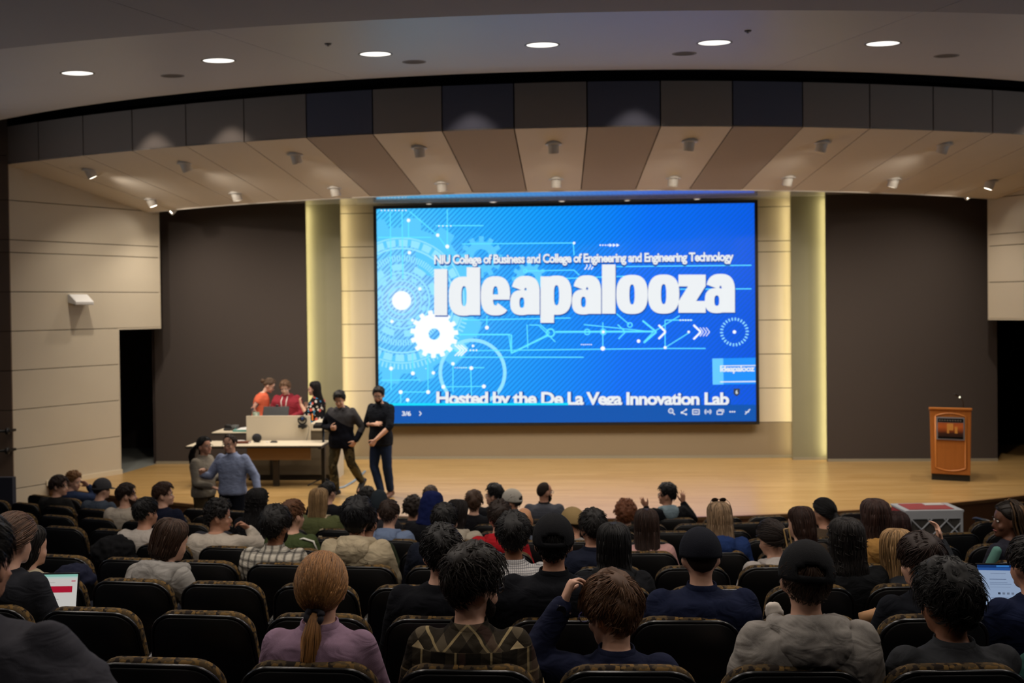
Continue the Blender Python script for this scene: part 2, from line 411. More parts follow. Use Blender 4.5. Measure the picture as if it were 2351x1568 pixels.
def can_point(x, y):
    d = ray(x, y); lo, hi = 12.0, 20.0
    for _ in range(40):
        t_ = (lo + hi) / 2; p = CAM + d * t_
        if p.z < can_z(math.hypot(p.x, p.y - 29.9), math.atan2(p.x, 29.9 - p.y)): lo = t_
        else: hi = t_
    return p
def spotlight(p, aim, label, power, nrm=None):
    root = empty('spotlight', p); tag(root, label, 'spotlight', 'adjustable spotlights in the stage canopy')
    d = (V(aim) - p).normalized(); Q = d.to_track_quat('Z', 'Y').to_matrix()
    q = MB(); q.lathe([(.075, 0), (.115, 0), (.118, -.008), (.112, -.014), (.085, -.014), (.075, -.006)], n=20); q.build('trim_ring', m_ringw, root, smooth=True)
    q = MB(); q.lathe([(.078, -.08), (.078, .125), (.074, .13), (.066, .13), (.062, .10), (.01, .095)], n=20, M=Q); q.build('can', m_can, root, smooth=True)
    q = MB(); q.lathe([(.001, .118), (.064, .118), (.064, .129), (.001, .129)], n=18, M=Q); q.build('lens', m_lens, root)
    lamp('spot_beam', 'SPOT', d * .15, power, WARM, root, aim=d * 3, spot_size=R(150), spot_blend=1.0, shadow_soft_size=.05)
SF = [(205, 391), (424, 376), (678, 356), (962, 340), (1271, 331), (1583, 325), (1888, 328), (2168, 333)]
SB = [(346, 458), (541, 444), (768, 432), (1014, 421), (1277, 411), (1546, 409), (1810, 408), (2053, 412), (2275, 417)]
for i, (x, y) in enumerate(SF):
    p = can_point(x, y); spotlight(p, (p.x * .72, p.y + 1.5, 0), 'front row canopy spotlight, %s from the left' % ORD[i], P_SPOT)
for i, (x, y) in enumerate(SB):
    p = can_point(x, y); spotlight(p, (p.x * .76, p.y + .9, 0), 'rear row canopy spotlight, %s from the left' % ORD[i], P_SPOT)
# two white eyeball heads below the rear edge of the canopy
for (x, y), nm, ax in (((397, 483), 'left', -8.4), ((2219, 449), 'right', 8.4)):
    p = at_y(x, y, 18.2); root = tag(empty('track_head', p), 'small white lamp head below the %s rear corner of the canopy' % nm, 'spotlight', 'white lamp heads below the canopy')
    d = (V((ax, 16.9, 3.2)) - p).normalized(); Q = d.to_track_quat('Z', 'Y').to_matrix()
    q = MB(); q.lathe([(.02, -.10), (.05, -.08), (.062, 0), (.062, .06), (.052, .065), (.045, .03)], n=18, M=Q); q.build('lamp_head', m_white, root, smooth=True)
    q = MB(); q.lathe([(.001, .035), (.044, .035), (.044, .04), (.001, .04)], n=14, M=Q); q.build('lens', m_lens, root)
    q = MB(); q.tube([(0, 0, .05), (0, 0, 5.04 - p.z)], .014); q.build('stem', m_white, root)
    lamp('spot_beam', 'SPOT', d * .09, P_WASH, WARM, root, aim=d * 3, spot_size=R(120), spot_blend=.8, shadow_soft_size=.04)

# house downlights in the far cloud (six in view) and unseen rows added above the seats to light them
def downlight(r_, a, dz, label, power, vis=True):
    p = pol(r_, a, hc_z(r_) + dz); root = tag(empty('downlight', p), label, 'downlight', 'round house downlights')
    tilt = Euler((0, 0, a)).to_matrix() @ Euler((math.atan(.1), 0, 0)).to_matrix()
    q = MB(); q.lathe([(.170, .05), (.170, -.004), (.190, -.004), (.192, .004), (.192, .06)], n=32, M=tilt); q.build('trim_ring', mat('downlight_trim', '#8b8578', .4), root, smooth=True)
    q = MB(); q.lathe([(.001, -.001), (.169, -.001), (.169, .02), (.001, .02)], n=32, M=tilt); q.build('diffuser', m_diff, root)
    lamp('downlight_beam', 'SPOT', (0, 0, -.03), power, HOUSE, root, aim=(0, 0, -3), spot_size=R(150), spot_blend=.6, shadow_soft_size=.16)
def on_cone(x, y):
    d = ray(x, y); t = 10.0
    for _ in range(30):
        p = CAM + d * t; r_ = math.hypot(p.x, p.y - 29.9); t *= (hc_z(r_) - CAMZ) / (p.z - CAMZ)
    return CAM + d * t
for i, (x, y) in enumerate([(178, 168), (502, 139), (862, 124), (1245, 103), (1640, 98), (2027, 100)]):
    p = on_cone(x, y); downlight(math.hypot(p.x, p.y - 29.9), math.atan2(p.x, 29.9 - p.y), 0, 'lit round ceiling downlight, %s from the left' % ORD[i], P_HOUSE * .45)
for j, (r_, kp) in enumerate(((23.4, 1.0), (25.2, .85), (27.6, .4))):
    for i in range(5):
        downlight(r_, R(-10.5 + 5.25 * i), -.03, 'added unseen downlight over the seats, %s row, %s from the left' % (ORD[j], ORD[i]), P_HOUSE * kp)
# flush round loudspeakers, sprinkler heads
for i, (x, y) in enumerate([(396, 174), (951, 142), (1571, 123), (2173, 128)]):
    p = on_cone(x, y); a = math.atan2(p.x, 29.9 - p.y); tilt = Euler((0, 0, a)).to_matrix() @ Euler((math.atan(.1), 0, 0)).to_matrix()
    root = tag(empty('ceiling_speaker', p), 'flush round grey ceiling speaker, %s from the left' % ORD[i], 'speaker', 'round ceiling speakers')
    q = MB(); q.lathe([(.118, .03), (.118, -.006), (.138, -.006), (.14, .0), (.14, .03)], n=28, M=tilt); q.build('rim', mat('speaker_rim', '#8f8a86', .5), root, smooth=True)
    q = MB(); q.lathe([(.001, -.003), (.118, -.003), (.118, .02), (.001, .02)], n=28, M=tilt); q.build('grille', mat('speaker_grille', '#77736f', .8, bump=(220, .6)), root)
for i, (x, y) in enumerate([(753, 100), (1717, 70)]):
    p = on_cone(x, y); root = tag(empty('sprinkler', p), 'small dark sprinkler cap on the house ceiling, %s' % ('left' if i == 0 else 'right'), 'sprinkler')
    q = MB(); q.lathe([(.001, -.012), (.03, -.012), (.036, -.004), (.036, .01)], n=14); q.build('cap', mat('sprinkler_cap', '#4c473f', .5), root)
    q = MB(); q.lathe([(.012, -.03), (.012, -.01)], n=8); q.build('nozzle', m_metal, root)
# slot lamps above the fascia (make the pools of light on its lower edge)
for i, x in enumerate((240, 500, 1105, 1435, 2330)):
    p = at_z(x, 320, 5.45); a = math.atan2(p.x, 29.9 - p.y); c = pol(rf(a) + .42, a, 6.22)
    root = tag(empty('slot_lamp', c), 'black lamp hidden in the ceiling slot, %s from the left' % ORD[i], 'lamp', 'lamps in the slot above the canopy')
    q = MB(); q.lathe([(.05, .16), (.055, 0), (.048, 0), (.04, .03)], n=14); q.build('can', m_plastic, root, smooth=True)
    q = MB(); q.lathe([(.001, .03), (.04, .03), (.04, .036), (.001, .036)], n=14); q.build('lens', m_lens, root)
    q = MB(); q.tube([(0, 0, .15), (0, 0, 1.35)], .012); q.build('stem', m_plastic, root)
    lamp('slot_beam', 'SPOT', (0, 0, -.01), P_SLOT, HOUSE, root, aim=(0, 0, -3), spot_size=R(80), spot_blend=.45, shadow_soft_size=.04)
# vertical LED coves behind the wall edges
m_cove = mat('cove_led', '#ffffff', .5, emit=('#ffe38a', 5.0))
for i, (x, y, s, nm) in enumerate(((-4.99, 19.13, 1, 'behind the left charcoal bay'), (-4.36, 19.36, 1, 'behind the left olive column'), (5.03, 19.13, -1, 'behind the right charcoal bay'), (4.43, 19.36, -1, 'behind the right olive column'))):
    root = tag(empty('light_strip', (x, y, .03)), 'vertical warm LED strip ' + nm, 'light strip', 'vertical LED strips beside the screen')
    q = MB(); q.bb(-.012, .012, -.01, .01, 0, 4.96); q.build('diffuser', m_cove, root)
    q = MB(); q.bb(-.02 - s * .02, .02 - s * .02, -.02, .015, 0, 4.96); q.build('channel', m_metal, root)
    lamp('strip_glow', 'AREA', (s * .02, 0, 2.5), P_COVE * (1.0 if i % 2 == 0 else .55), COVE, root, aim=(s * 1.0, .38, 2.5), shape='RECTANGLE', size=.03, size_y=4.9)
for o in bpy.data.objects:
    if o.name.startswith('strip_glow'):   # long side vertical
        d = V((math.copysign(1, o.location.x), .38, 0)).normalized(); up = V((0, 0, 1)); x_ = up.cross(-d).normalized()
        o.rotation_euler = Matrix((x_, up, -d)).transposed().to_euler()

# ================================================================== SCREEN
SY = 19.33
SX0, SX1, SZ0, SZ1 = -3.60, 3.705, .73, 4.92
def screen_bg():
    t = NT('screen_picture', .35, .3); t.b.inputs['Base Color'].default_value = (.002, .003, .006, 1)
    vec, x, y, z = t.coords()
    u = t.math('DIVIDE', t.math('SUBTRACT', x, SX0), SX1 - SX0); v = t.math('DIVIDE', t.math('SUBTRACT', z, SZ0), SZ1 - SZ0)
    k = t.math('ADD', u, t.math('MULTIPLY', t.math('SUBTRACT', v, .5), -.10))
    rp = t.n('ShaderNodeValToRGB'); t.t.links.new(k, rp.inputs[0]); e = rp.color_ramp.elements
    for i, (p_, c_) in enumerate(((0.0, '#35c4fa'), (.17, '#0cb0fa'), (.42, '#0596f4'), (.68, '#046cf0'), (1.0, '#0652dc'))):
        el = e[i] if i < 2 else e.new(p_)
        el.position = p_; el.color = lin(c_)
    # glow round the bright hub at left
    dx = t.math('SUBTRACT', x, -3.13); dz = t.math('SUBTRACT', z, 3.13)
    rr = t.math('SQRT', t.math('ADD', t.math('MULTIPLY', dx, dx), t.math('MULTIPLY', dz, dz)))
    gl = t.math('MULTIPLY', t.math('POWER', 2.718, t.math('MULTIPLY', rr, -1.5)), .75)
    c = t.mix(gl, rp.outputs[0], '#d8f4ff')
    st = t.math('SINE', t.math('MULTIPLY', t.math('SUBTRACT', x, z), 2 * math.pi / .098))
    st = t.math('MULTIPLY', t.math('GREATER_THAN', st, .15), .5)
    c = t.mix(st, c, '#0458b8')
    t.put(t.b.inputs['Emission Color'], c); t.b.inputs['Emission Strength'].default_value = E_SCREEN
    return t.m
def em(name, c, k=1.0):
    m_ = mat(name, '#020304', .4, spec=.2, emit=(c, E_SCREEN * k)); m_.cycles.emission_sampling = 'NONE'; return m_
screen = tag(empty('led_screen', (0, SY, 0)), 'huge blue LED wall screen showing an event title slide', 'screen')
def sp(x, y, lay): p = at_y(x, y, SY); return V((p.x, -.002 * lay, p.z))
q = MB(); q.bb(SX0, SX1, 0, .05, SZ0, SZ1); q.build('picture', screen_bg(), screen)
q = MB(); q.bb(SX0 - .06, SX0, -.02, .10, SZ0 - .06, SZ1 + .06); q.bb(SX1, SX1 + .06, -.02, .10, SZ0 - .06, SZ1 + .06)
q.bb(SX0, SX1, -.02, .10, SZ0 - .06, SZ0); q.bb(SX0, SX1, -.02, .10, SZ1, SZ1 + .06); q.bb(SX0, SX1, .05, .10, SZ0, SZ1)
q.build('bezel', mat('screen_bezel', '#08090c', .5), screen)
q = MB()
q.bb(-2.4, 2.4, .10, .17, 2.2, 3.6)
q.build('wall_bracket', m_plastic, screen)

def clip(poly):
    for ax, lim, keep in ((0, SX0 + .004, 1), (0, SX1 - .004, -1), (2, SZ0 + .004, 1), (2, SZ1 - .004, -1)):
        out = []
        for i in range(len(poly)):
            a, b = poly[i], poly[(i + 1) % len(poly)]; da, db = (a[ax] - lim) * keep, (b[ax] - lim) * keep
            if da >= 0: out.append(a)
            if da * db < 0: out.append(a.lerp(b, da / (da - db)))
        poly = out
        if len(poly) < 3: return []
    return poly
class SC(MB):
    def __init__(s, lay): super().__init__(); s.lay = lay
    def poly(s, pts):
        p = clip([sp(x, y, s.lay) for x, y in pts])
        if p: s.add(p, [tuple(range(len(p)))])
    def line(s, x0, y0, x1, y1, w=1.6):
        d = V((x1 - x0, y1 - y0)); n = V((-d.y, d.x)).normalized() * w / 2
        s.poly([(x0 + n.x, y0 + n.y), (x1 + n.x, y1 + n.y), (x1 - n.x, y1 - n.y), (x0 - n.x, y0 - n.y)])
    def path(s, pts, w=1.6):
        for a, b in zip(pts[:-1], pts[1:]): s.line(*a, *b, w)
    def disc(s, x, y, r_, n=20): s.poly([(x + r_ * math.cos(2 * math.pi * k / n), y + r_ * math.sin(2 * math.pi * k / n)) for k in range(n)])
    def arc(s, x, y, ra, rb, a0=0, a1=360, n=48):
        for k in range(n):
            p, q_ = R(a0 + (a1 - a0) * k / n), R(a0 + (a1 - a0) * (k + 1) / n)
            s.poly([(x + ra * math.cos(p), y - ra * math.sin(p)), (x + rb * math.cos(p), y - rb * math.sin(p)), (x + rb * math.cos(q_), y - rb * math.sin(q_)), (x + ra * math.cos(q_), y - ra * math.sin(q_))])
    def ticks(s, x, y, ra, rb, n, duty=.5, a0=0, a1=360):
        for k in range(n):
            a = a0 + (a1 - a0) * k / n; s.arc(x, y, ra, rb, a, a + (a1 - a0) / n * duty, 2)
    def gear(s, x, y, hole, body, tip, n, ph=0):
        s.arc(x, y, hole, body, 0, 360, 64)
        for k in range(n):
            c = 360 / n * k + ph; hw_ = 360 / n * .30; ht = 360 / n * .22
            P = lambda r_, a: (x + r_ * math.cos(R(a)), y - r_ * math.sin(R(a)))
            s.poly([P(body - .5, c - hw_), P(tip, c - ht), P(tip, c + ht), P(body - .5, c + hw_)])
    def dots(s, x0, y0, n, step, r_=1.6, dy=0):
        for k in range(n): s.disc(x0 + k * step, y0 + k * dy, r_, 8)
# pale gears
g = SC(1)
g.gear(922, 690, 128, 168, 192, 14, 5); g.gear(1105, 590, 18, 36, 48, 12); g.gear(1215, 640, 14, 30, 40, 12)
g.arc(1000, 590, 0, 46, 0, 360, 30); g.poly([(1060, 725), (1105, 750), (1075, 790), (1050, 800)])
g.build('pale_gears', em('screen_pale_gear', '#58c2f6'), screen)
g = SC(2)
g.arc(922, 690, 118, 122); g.ticks(922, 690, 124, 140, 30, .72); g.arc(922, 690, 142, 145); g.ticks(922, 690, 90, 104, 110, .5); g.arc(922, 690, 62, 66)
g.ticks(922, 690, 70, 84, 9, .55, 10, 350); g.arc(922, 690, 44, 47); g.ticks(922, 690, 50, 58, 14, .5); g.arc(1085, 855, 70, 78, -40, 230); g.arc(1085, 855, 70, 78, 230, 320)
g.ticks(922, 690, 146, 158, 46, .4, 190, 350); g.arc(922, 690, 30, 34); g.ticks(1686, 762, 26, 33, 26, .4); g.poly([(1040, 800), (1058, 782), (1076, 800), (1058, 818)])
g.build('dial_rings', em('screen_dial', '#8fdcfb'), screen)
# circuit lines
g = SC(3)
for pth in ([(1053, 768), (1168, 768), (1174, 810), (1250, 772), (1262, 764)], [(1275, 762), (1500, 762)], [(1340, 745), (1500, 762), (1478, 785)], [(1055, 820), (1340, 820)], [(1000, 806), (1530, 800), (1620, 800)],
            [(1060, 560), (1316, 558), (1318, 586)], [(1206, 622), (1318, 620), (1330, 632)], [(940, 485), (1005, 540), (1030, 575)], [(868, 545), (990, 545)], [(1000, 518), (1110, 518)], [(1210, 745), (1212, 800)], [(1384, 765), (1384, 800)], [(1384, 740), (1384, 762)],
            [(896, 485), (898, 640)], [(923, 485), (925, 640)], [(1027, 480), (1027, 565)], [(938, 506), (938, 545)], [(1040, 835), (1040, 900)], [(1081, 845), (1083, 930)], [(1018, 888), (1112, 887)], [(1055, 844), (1112, 844)], [(947, 812), (948, 857)], [(982, 815), (983, 900)],
            [(920, 900), (985, 900)], [(898, 846), (898, 895)], [(875, 873), (965, 872)], [(936, 918), (936, 966)], [(1083, 930), (1083, 966)], [(920, 900), (920, 930)], [(1118, 725), (1117, 752)], [(1527, 735), (1527, 800)], [(1527, 798), (1580, 765)], [(1527, 735), (1590, 735)], [(1415, 720), (1445, 745)],
            [(1215, 746), (1236, 746), (1275, 785)], [(1275, 640), (1440, 634)], [(1415, 612), (1725, 609)], [(1500, 762), (1560, 725)], [(1560, 664), (1725, 663)], [(1060, 735), (1310, 730)], [(1240, 745), (1262, 764)]):
    g.path(pth, 2.2)
g.line(1275, 762, 1500, 761, 4.2); g.path([(1475, 736), (1507, 762), (1478, 787)], 4); g.path([(1418, 745), (1436, 762), (1420, 778)], 2.6)
g.path([(1174, 768), (1174, 811), (1258, 770)], 3.4); g.line(1055, 768, 1172, 768, 3.4); g.arc(1264, 764, 7, 10.5, 0, 360, 20); g.arc(1348, 762, 5, 7.5, 0, 360, 16); g.arc(1385, 762, 5, 7.5, 0, 360, 16); g.arc(1446, 746, 4, 6.5, 0, 360, 16); g.arc(1206, 622, 3, 5, 0, 360, 14)
g.build('circuit_lines', em('screen_circuit', '#5fe0ff'), screen)
# white nodes, chevrons, gear
g = SC(4)
for x, y, r_ in ((938, 506, 4), (1005, 540, 4), (1027, 566, 4.5), (940, 580, 4), (898, 846, 4.5), (948, 857, 4.5), (995, 856, 4), (920, 900, 4.5), (983, 900, 4.5), (1018, 888, 4.5), (1111, 887, 4.5), (1082, 845, 4.5), (1040, 835, 4), (936, 918, 4), (1384, 800, 5), (1318, 558, 3), (1118, 752, 4.5), (1527, 798, 3.5), (1466, 783, 4), (1385, 762, 3.5), (1686, 762, 4), (964, 663, 4), (900, 738, 4), (947, 735, 3.5), (1086, 794, 3), (1581, 762, 3)): g.disc(x, y, r_, 14)
g.disc(922, 690, 22, 32); g.dots(876, 483, 8, 8); g.dots(1008, 519, 4, 9); g.dots(1378, 563, 4, 6, 1.8)
for x in (1399, 1407, 1415): g.poly([(x, 559), (x + 7, 563), (x, 567)])
g.dots(1045, 844, 6, 5, 1.2); g.dots(1335, 791, 6, 4.5, 1.4); g.dots(1562, 735, 5, 6, 1.8); g.dots(1080, 804, 3, 7, 2); g.dots(978, 846, 1, 1, 1)
for x in (1348, 1356, 1363): g.path([(x - 6, 619), (x, 611), (x - 2, 603)], 2.2)
g.path([(1512, 746), (1528, 762), (1512, 778)], 4.4); g.path([(1592, 746), (1609, 762), (1592, 779)], 4.4)
for x in (1613, 1620, 1627): g.path([(x - 6, 752), (x + 2, 762), (x - 6, 772)], 1.6)
for k, x in enumerate((1050, 1057, 1064)): g.path([(x - 6, 792), (x + 8, 804), (x - 6, 817)], 2.6)
g.gear(997, 767, 13, 46, 55, 15, 4)
g.build('white_marks', em('screen_white', '#f2f8ff', 1.0), screen)

# --- lettering of the slide
m_let = em('screen_lettering', '#f4f8fb', .84); m_lsh = em('screen_letter_shadow', '#0b4fae', .8)
def letters(word_glyphs, lay, mtl, name, dx=0, dy=0):
    g_ = SC(lay)
    for fn, x0, x1 in word_glyphs: fn(g_, x0 + dx, x1 + dx, dy)
    return g_.build(name, mtl, screen)
def base_y(x): return 724.2 + (717.0 - 724.2) * (x - 997) / 690
XH, ASC, CAPH, DES = 87.5, 113.0, 106.5, 20.0
def _se(cx, cy, a, b, t, p=2.6):
    c_, s_ = math.cos(t), math.sin(t)
    return (cx + a * math.copysign(abs(c_) ** (2 / p), c_), cy - b * math.copysign(abs(s_) ** (2 / p), s_))
def bowl(g_, x0, x1, top, bot, cw, ch, a0=0, a1=360, cy_off=0, n=40):
    cx, cy, a, b = (x0 + x1) / 2, (top + bot) / 2, (x1 - x0) / 2, (bot - top) / 2
    for k in range(n):
        t0, t1 = R(a0 + (a1 - a0) * k / n), R(a0 + (a1 - a0) * (k + 1) / n)
        g_.poly([_se(cx, cy + cy_off, cw, ch, t0), _se(cx, cy, a, b, t0), _se(cx, cy, a, b, t1), _se(cx, cy + cy_off, cw, ch, t1)])
def rect(g_, x0, y0, x1, y1): g_.poly([(x0, y0), (x1, y0), (x1, y1), (x0, y1)])
def G_I(g_, x0, x1, dy): b = base_y(x0) + dy; rect(g_, x0, b - CAPH, x1, b)
def G_l(g_, x0, x1, dy): b = base_y(x0) + dy; rect(g_, x0, b - ASC, x1, b)
def G_o(g_, x0, x1, dy): b = base_y((x0 + x1) / 2) + dy; bowl(g_, x0, x1, b - XH - 1, b + 1.5, 6, 23)
def G_d(g_, x0, x1, dy): b = base_y((x0 + x1) / 2) + dy; bowl(g_, x0, x1 - 2, b - XH - 1, b + 1.5, 6, 23); rect(g_, x1 - 31, b - ASC + 3, x1, b)
def G_p(g_, x0, x1, dy): b = base_y((x0 + x1) / 2) + dy; bowl(g_, x0 + 2, x1, b - XH - 1, b + 1.5, 6, 23); rect(g_, x0, b - XH + 1, x0 + 31, b + DES)
def G_e(g_, x0, x1, dy):
    b = base_y((x0 + x1) / 2) + dy; cy = b - XH / 2; bowl(g_, x0, x1, b - XH - 1, b + 1.5, 6, 22, 0, 318)
    rect(g_, (x0 + x1) / 2 - 7, cy - 3, x1 - 1, cy + 9)
def G_a(g_, x0, x1, dy):
    b = base_y((x0 + x1) / 2) + dy
    rect(g_, x1 - 30, b - XH + 30, x1, b)
    bowl(g_, x0 + 3, x1, b - XH - 1, b - 8, 3, 13, 0, 163, 0)          # top hook
    bowl(g_, x0, x1 - 14, b - 56, b + 1.5, 5.5, 12, 0, 360)
def G_z(g_, x0, x1, dy):
    b = base_y((x0 + x1) / 2) + dy; t_ = b - XH
    rect(g_, x0, t_, x1, t_ + 27); rect(g_, x0, b - 27, x1, b)
    g_.poly([(x1 - 40, t_ + 26), (x1, t_ + 26), (x0 + 40, b - 26), (x0, b - 26)])
TITLE = [(G_I, 997, 1027), (G_d, 1030.5, 1102.5), (G_e, 1104, 1171.5), (G_a, 1171.5, 1239), (G_p, 1241, 1312.5), (G_a, 1313, 1380), (G_l, 1382, 1413), (G_o, 1415, 1487), (G_o, 1487.5, 1559.5), (G_z, 1557.5, 1620), (G_a, 1618, 1687)]
letters(TITLE, 5, m_lsh, 'title_shadow', 2.0, 3.0)
letters(TITLE, 6, m_let, 'title_lettering')
dg = bpy.context.evaluated_depsgraph_get()
def font_mesh(txt, off):
    c = bpy.data.curves.new('t', 'FONT'); c.body = txt; c.offset = off; c.resolution_u = 3; c.fill_mode = 'BOTH' if hasattr(c, 'fill_mode') else c.fill_mode
    c.dimensions = '2D'; c.fill_mode = 'BOTH'; c.space_character = .92
    o = bpy.data.objects.new('t', c); col.objects.link(o); bpy.context.view_layer.update()
    me = bpy.data.meshes.new_from_object(o.evaluated_get(bpy.context.evaluated_depsgraph_get()))
    bpy.data.objects.remove(o); bpy.data.curves.remove(c)
    return me
def flat_text(txt, x0, x1, yb0, yb1, h, mtl, name, lay, off=.03, parent=None, sampler=None, ref=None):
    """text stretched so that its ink runs from x0 to x1 (photo pixels), baseline yb0 to yb1, capital height h"""
    me = font_mesh(txt, off); xs = [v.co.x for v in me.vertices]; a, b = min(xs), max(xs)
    caps = .70
    for v in me.vertices:
        u_ = (v.co.x - a) / (b - a); x = x0 + u_ * (x1 - x0); y = yb0 + u_ * (yb1 - yb0) - v.co.y / caps * h
        v.co = (sampler or (lambda x, y: sp(x, y, lay)))(x, y)
    me.materials.append(mtl); o = bpy.data.objects.new(name, me); col.objects.link(o); o.parent = parent or screen
    return o
T1 = 'NIU College of Business and College of Engineering and Engineering Technology'
flat_text(T1, 998, 1685, 608, 601, 21, m_lsh, 'heading_shadow', 5, .075)
flat_text(T1, 997, 1684, 605.5, 598.5, 19.5, m_let, 'heading_lettering', 6, .034)
T2 = 'Hosted by the De La Vega Innovation Lab'
flat_text(T2, 1004, 1678, 929, 932, 29, m_lsh, 'footer_shadow', 5, .06)
flat_text(T2, 1002, 1674, 927, 929, 27.5, m_let, 'footer_lettering', 6, .034)
# player bar over the foot of the slide
g = SC(8); g.poly([(860, 931), (1740, 929), (1740, 972), (860, 976)]); g.build('player_bar', em('screen_player_bar', '#0f5bb8', .8), screen)
g = SC(9); g.poly([(880, 925.5), (1305, 924.5), (1305, 930), (880, 931)]); g.build('progress_line', em('screen_progress', '#12d4f2'), screen)
flat_text('3/6', 923, 944, 954, 954, 10, m_let, 'page_number', 10, .02)
g = SC(10)
g.path([(963, 944), (967.5, 949), (963, 954)], 2)                                        # next arrow
g.arc(1540, 943, 4, 6, 0, 360, 18); g.line(1544, 947, 1549, 952, 2.2); g.line(1538, 943, 1542, 943, 1.2)   # magnifier
g.path([(1565, 947), (1575, 940)], 2); g.path([(1565, 947), (1575, 951)], 2); g.disc(1565, 947, 2.6, 10); g.disc(1575, 940, 2.2, 10); g.disc(1575, 951, 2.2, 10)
g.path([(1590, 940), (1605, 940), (1605, 951), (1590, 951), (1590, 940)], 2); g.line(1593, 945.5, 1602, 945.5, 2)
g.disc(1625, 945, 2, 10); g.arc(1625, 945, 4, 5.6, -50, 50, 8); g.arc(1625, 945, 4, 5.6, 130, 230, 8); g.arc(1625, 945, 6.6, 8, -50, 50, 8); g.arc(1625, 945, 6.6, 8, 130, 230, 8)
g.path([(1646, 943), (1658, 943), (1658, 951), (1646, 951), (1646, 943)], 2); g.path([(1649, 940), (1661, 940), (1661, 947)], 1.6)
for k in range(3): g.disc(1676 + 5 * k, 945, 1.9, 10)
g.line(1711, 950, 1721, 940, 2); g.path([(1711, 944), (1714, 947), (1710, 951)], 1.8); g.path([(1718, 947), (1718, 942), (1722, 939)], 1.8)
g.build('player_icons', m_let, screen)
# preview card at the right edge and the shield badge
g = SC(7); g.poly([(1635, 823), (1740, 821), (1740, 881), (1636, 883)]); g.build('preview_card', em('screen_preview', '#1f8cf0'), screen)
g = SC(8); g.poly([(1635, 823), (1660, 822.5), (1661, 882.5), (1636, 883)]); g.gear(1652, 858, 2, 6, 8, 9); g.build('preview_glow', em('screen_preview_glow', '#63c2fa'), screen)
flat_text('Ideapalooz', 1653, 1732, 853, 852, 13, m_let, 'preview_title', 9, .03)
g = SC(9); g.line(1653, 840, 1735, 839, 2); g.line(1653, 876.5, 1735, 875.5, 2.4); g.build('preview_rules', m_let, screen)
g = SC(9); g.poly([(1684, 892), (1698, 892), (1698, 904), (1691, 910), (1684, 904)]); g.build('badge', em('screen_badge', '#3a4658', .8), screen)
flat_text('6', 1688.5, 1693.5, 904, 904, 9, m_let, 'badge_number', 10, .02)
for o in list(screen.children):
    me = o.data
    if o.name.split('.')[0] in ('pale_gears', 'dial_rings', 'white_marks', 'circuit_lines', 'player_icons', 'preview_rules'): o['kind'] = 'stuff'
    if o.name.split('.')[0] not in ('picture', 'bezel', 'wall_bracket'):      # thin sheets: face the hall
        if sum(p.normal.y * p.area for p in me.polygons) > 0: me.flip_normals()

# ================================================================== STAGE FURNITURE
m_lam = mat('pale_grey_laminate', '#cfc3ac', .4)
m_edge = mat('black_edge_band', '#14120f', .5)
m_mod = mat('tan_modesty_panel', '#8a6a45', .55)
m_cab = mat('olive_grey_cabinet', '#5b5140', .65)
m_leg = mat('black_table_leg', '#0d0c0c', .45, metal=.3)
def slab_top(mb, x0, x1, y0, y1, z, th): mb.bb(x0, x1, y0, y1, z - th, z)
tA = at_y(427, 1031, 16.3); tB = at_y(737, 1029, 16.3)
desk = tag(empty('long_table', (0, 0, 0)), 'long pale table with black legs in front of the teaching desk', 'table')
ZT = .72
q = MB(); slab_top(q, tA.x, tB.x, 16.3, 16.95, ZT, .012); q.build('tabletop', m_lam, desk)
q = MB(); slab_top(q, tA.x - .004, tB.x + .004, 16.295, 16.955, ZT - .012, .028); q.build('edge_band', m_edge, desk)
q = MB(); q.bb(at_y(567, 1040, 16.5).x, at_y(713, 1040, 16.5).x, 16.5, 16.52, ZT - .27, ZT - .04); q.build('modesty_panel', m_mod, desk)
for x in (tA.x + .14, tB.x - .04):
    q = MB(); q.bb(x - .03, x + .03, 16.58, 16.66, .03, ZT - .04); q.bb(x - .03, x + .03, 16.32, 16.92, .0, .04); q.bb(x - .025, x + .025, 16.36, 16.88, ZT - .07, ZT - .04); q.build('leg', m_leg, desk, bevel=.006)
q = MB(); xm = (tA.x + tB.x) / 2 + .3; q.bb(xm - .05, xm + .05, 16.55, 16.6, 0, ZT - .04); q.build('cable_post', mat('dark_brown_post', '#2d251c', .6), desk)
t2 = tag(empty('side_table', (0, 0, 0)), 'standing-height pale side table left of the teaching desk', 'table')
sA = at_y(486, 993, 17.1); sB = at_y(566, 993, 17.1)
q = MB(); slab_top(q, sA.x, sB.x + .1, 17.1, 17.7, sA.z, .015); q.build('tabletop', m_lam, t2)
q = MB(); slab_top(q, sA.x - .003, sB.x + .1, 17.095, 17.705, sA.z - .015, .025); q.build('edge_band', m_edge, t2)
for x in (sA.x + .18, sB.x + .05):
    q = MB(); q.bb(x - .04, x + .04, 17.36, 17.44, .03, sA.z - .03); q.bb(x - .04, x + .04, 17.12, 17.68, 0, .035); q.build('leg', m_leg, t2, bevel=.006)
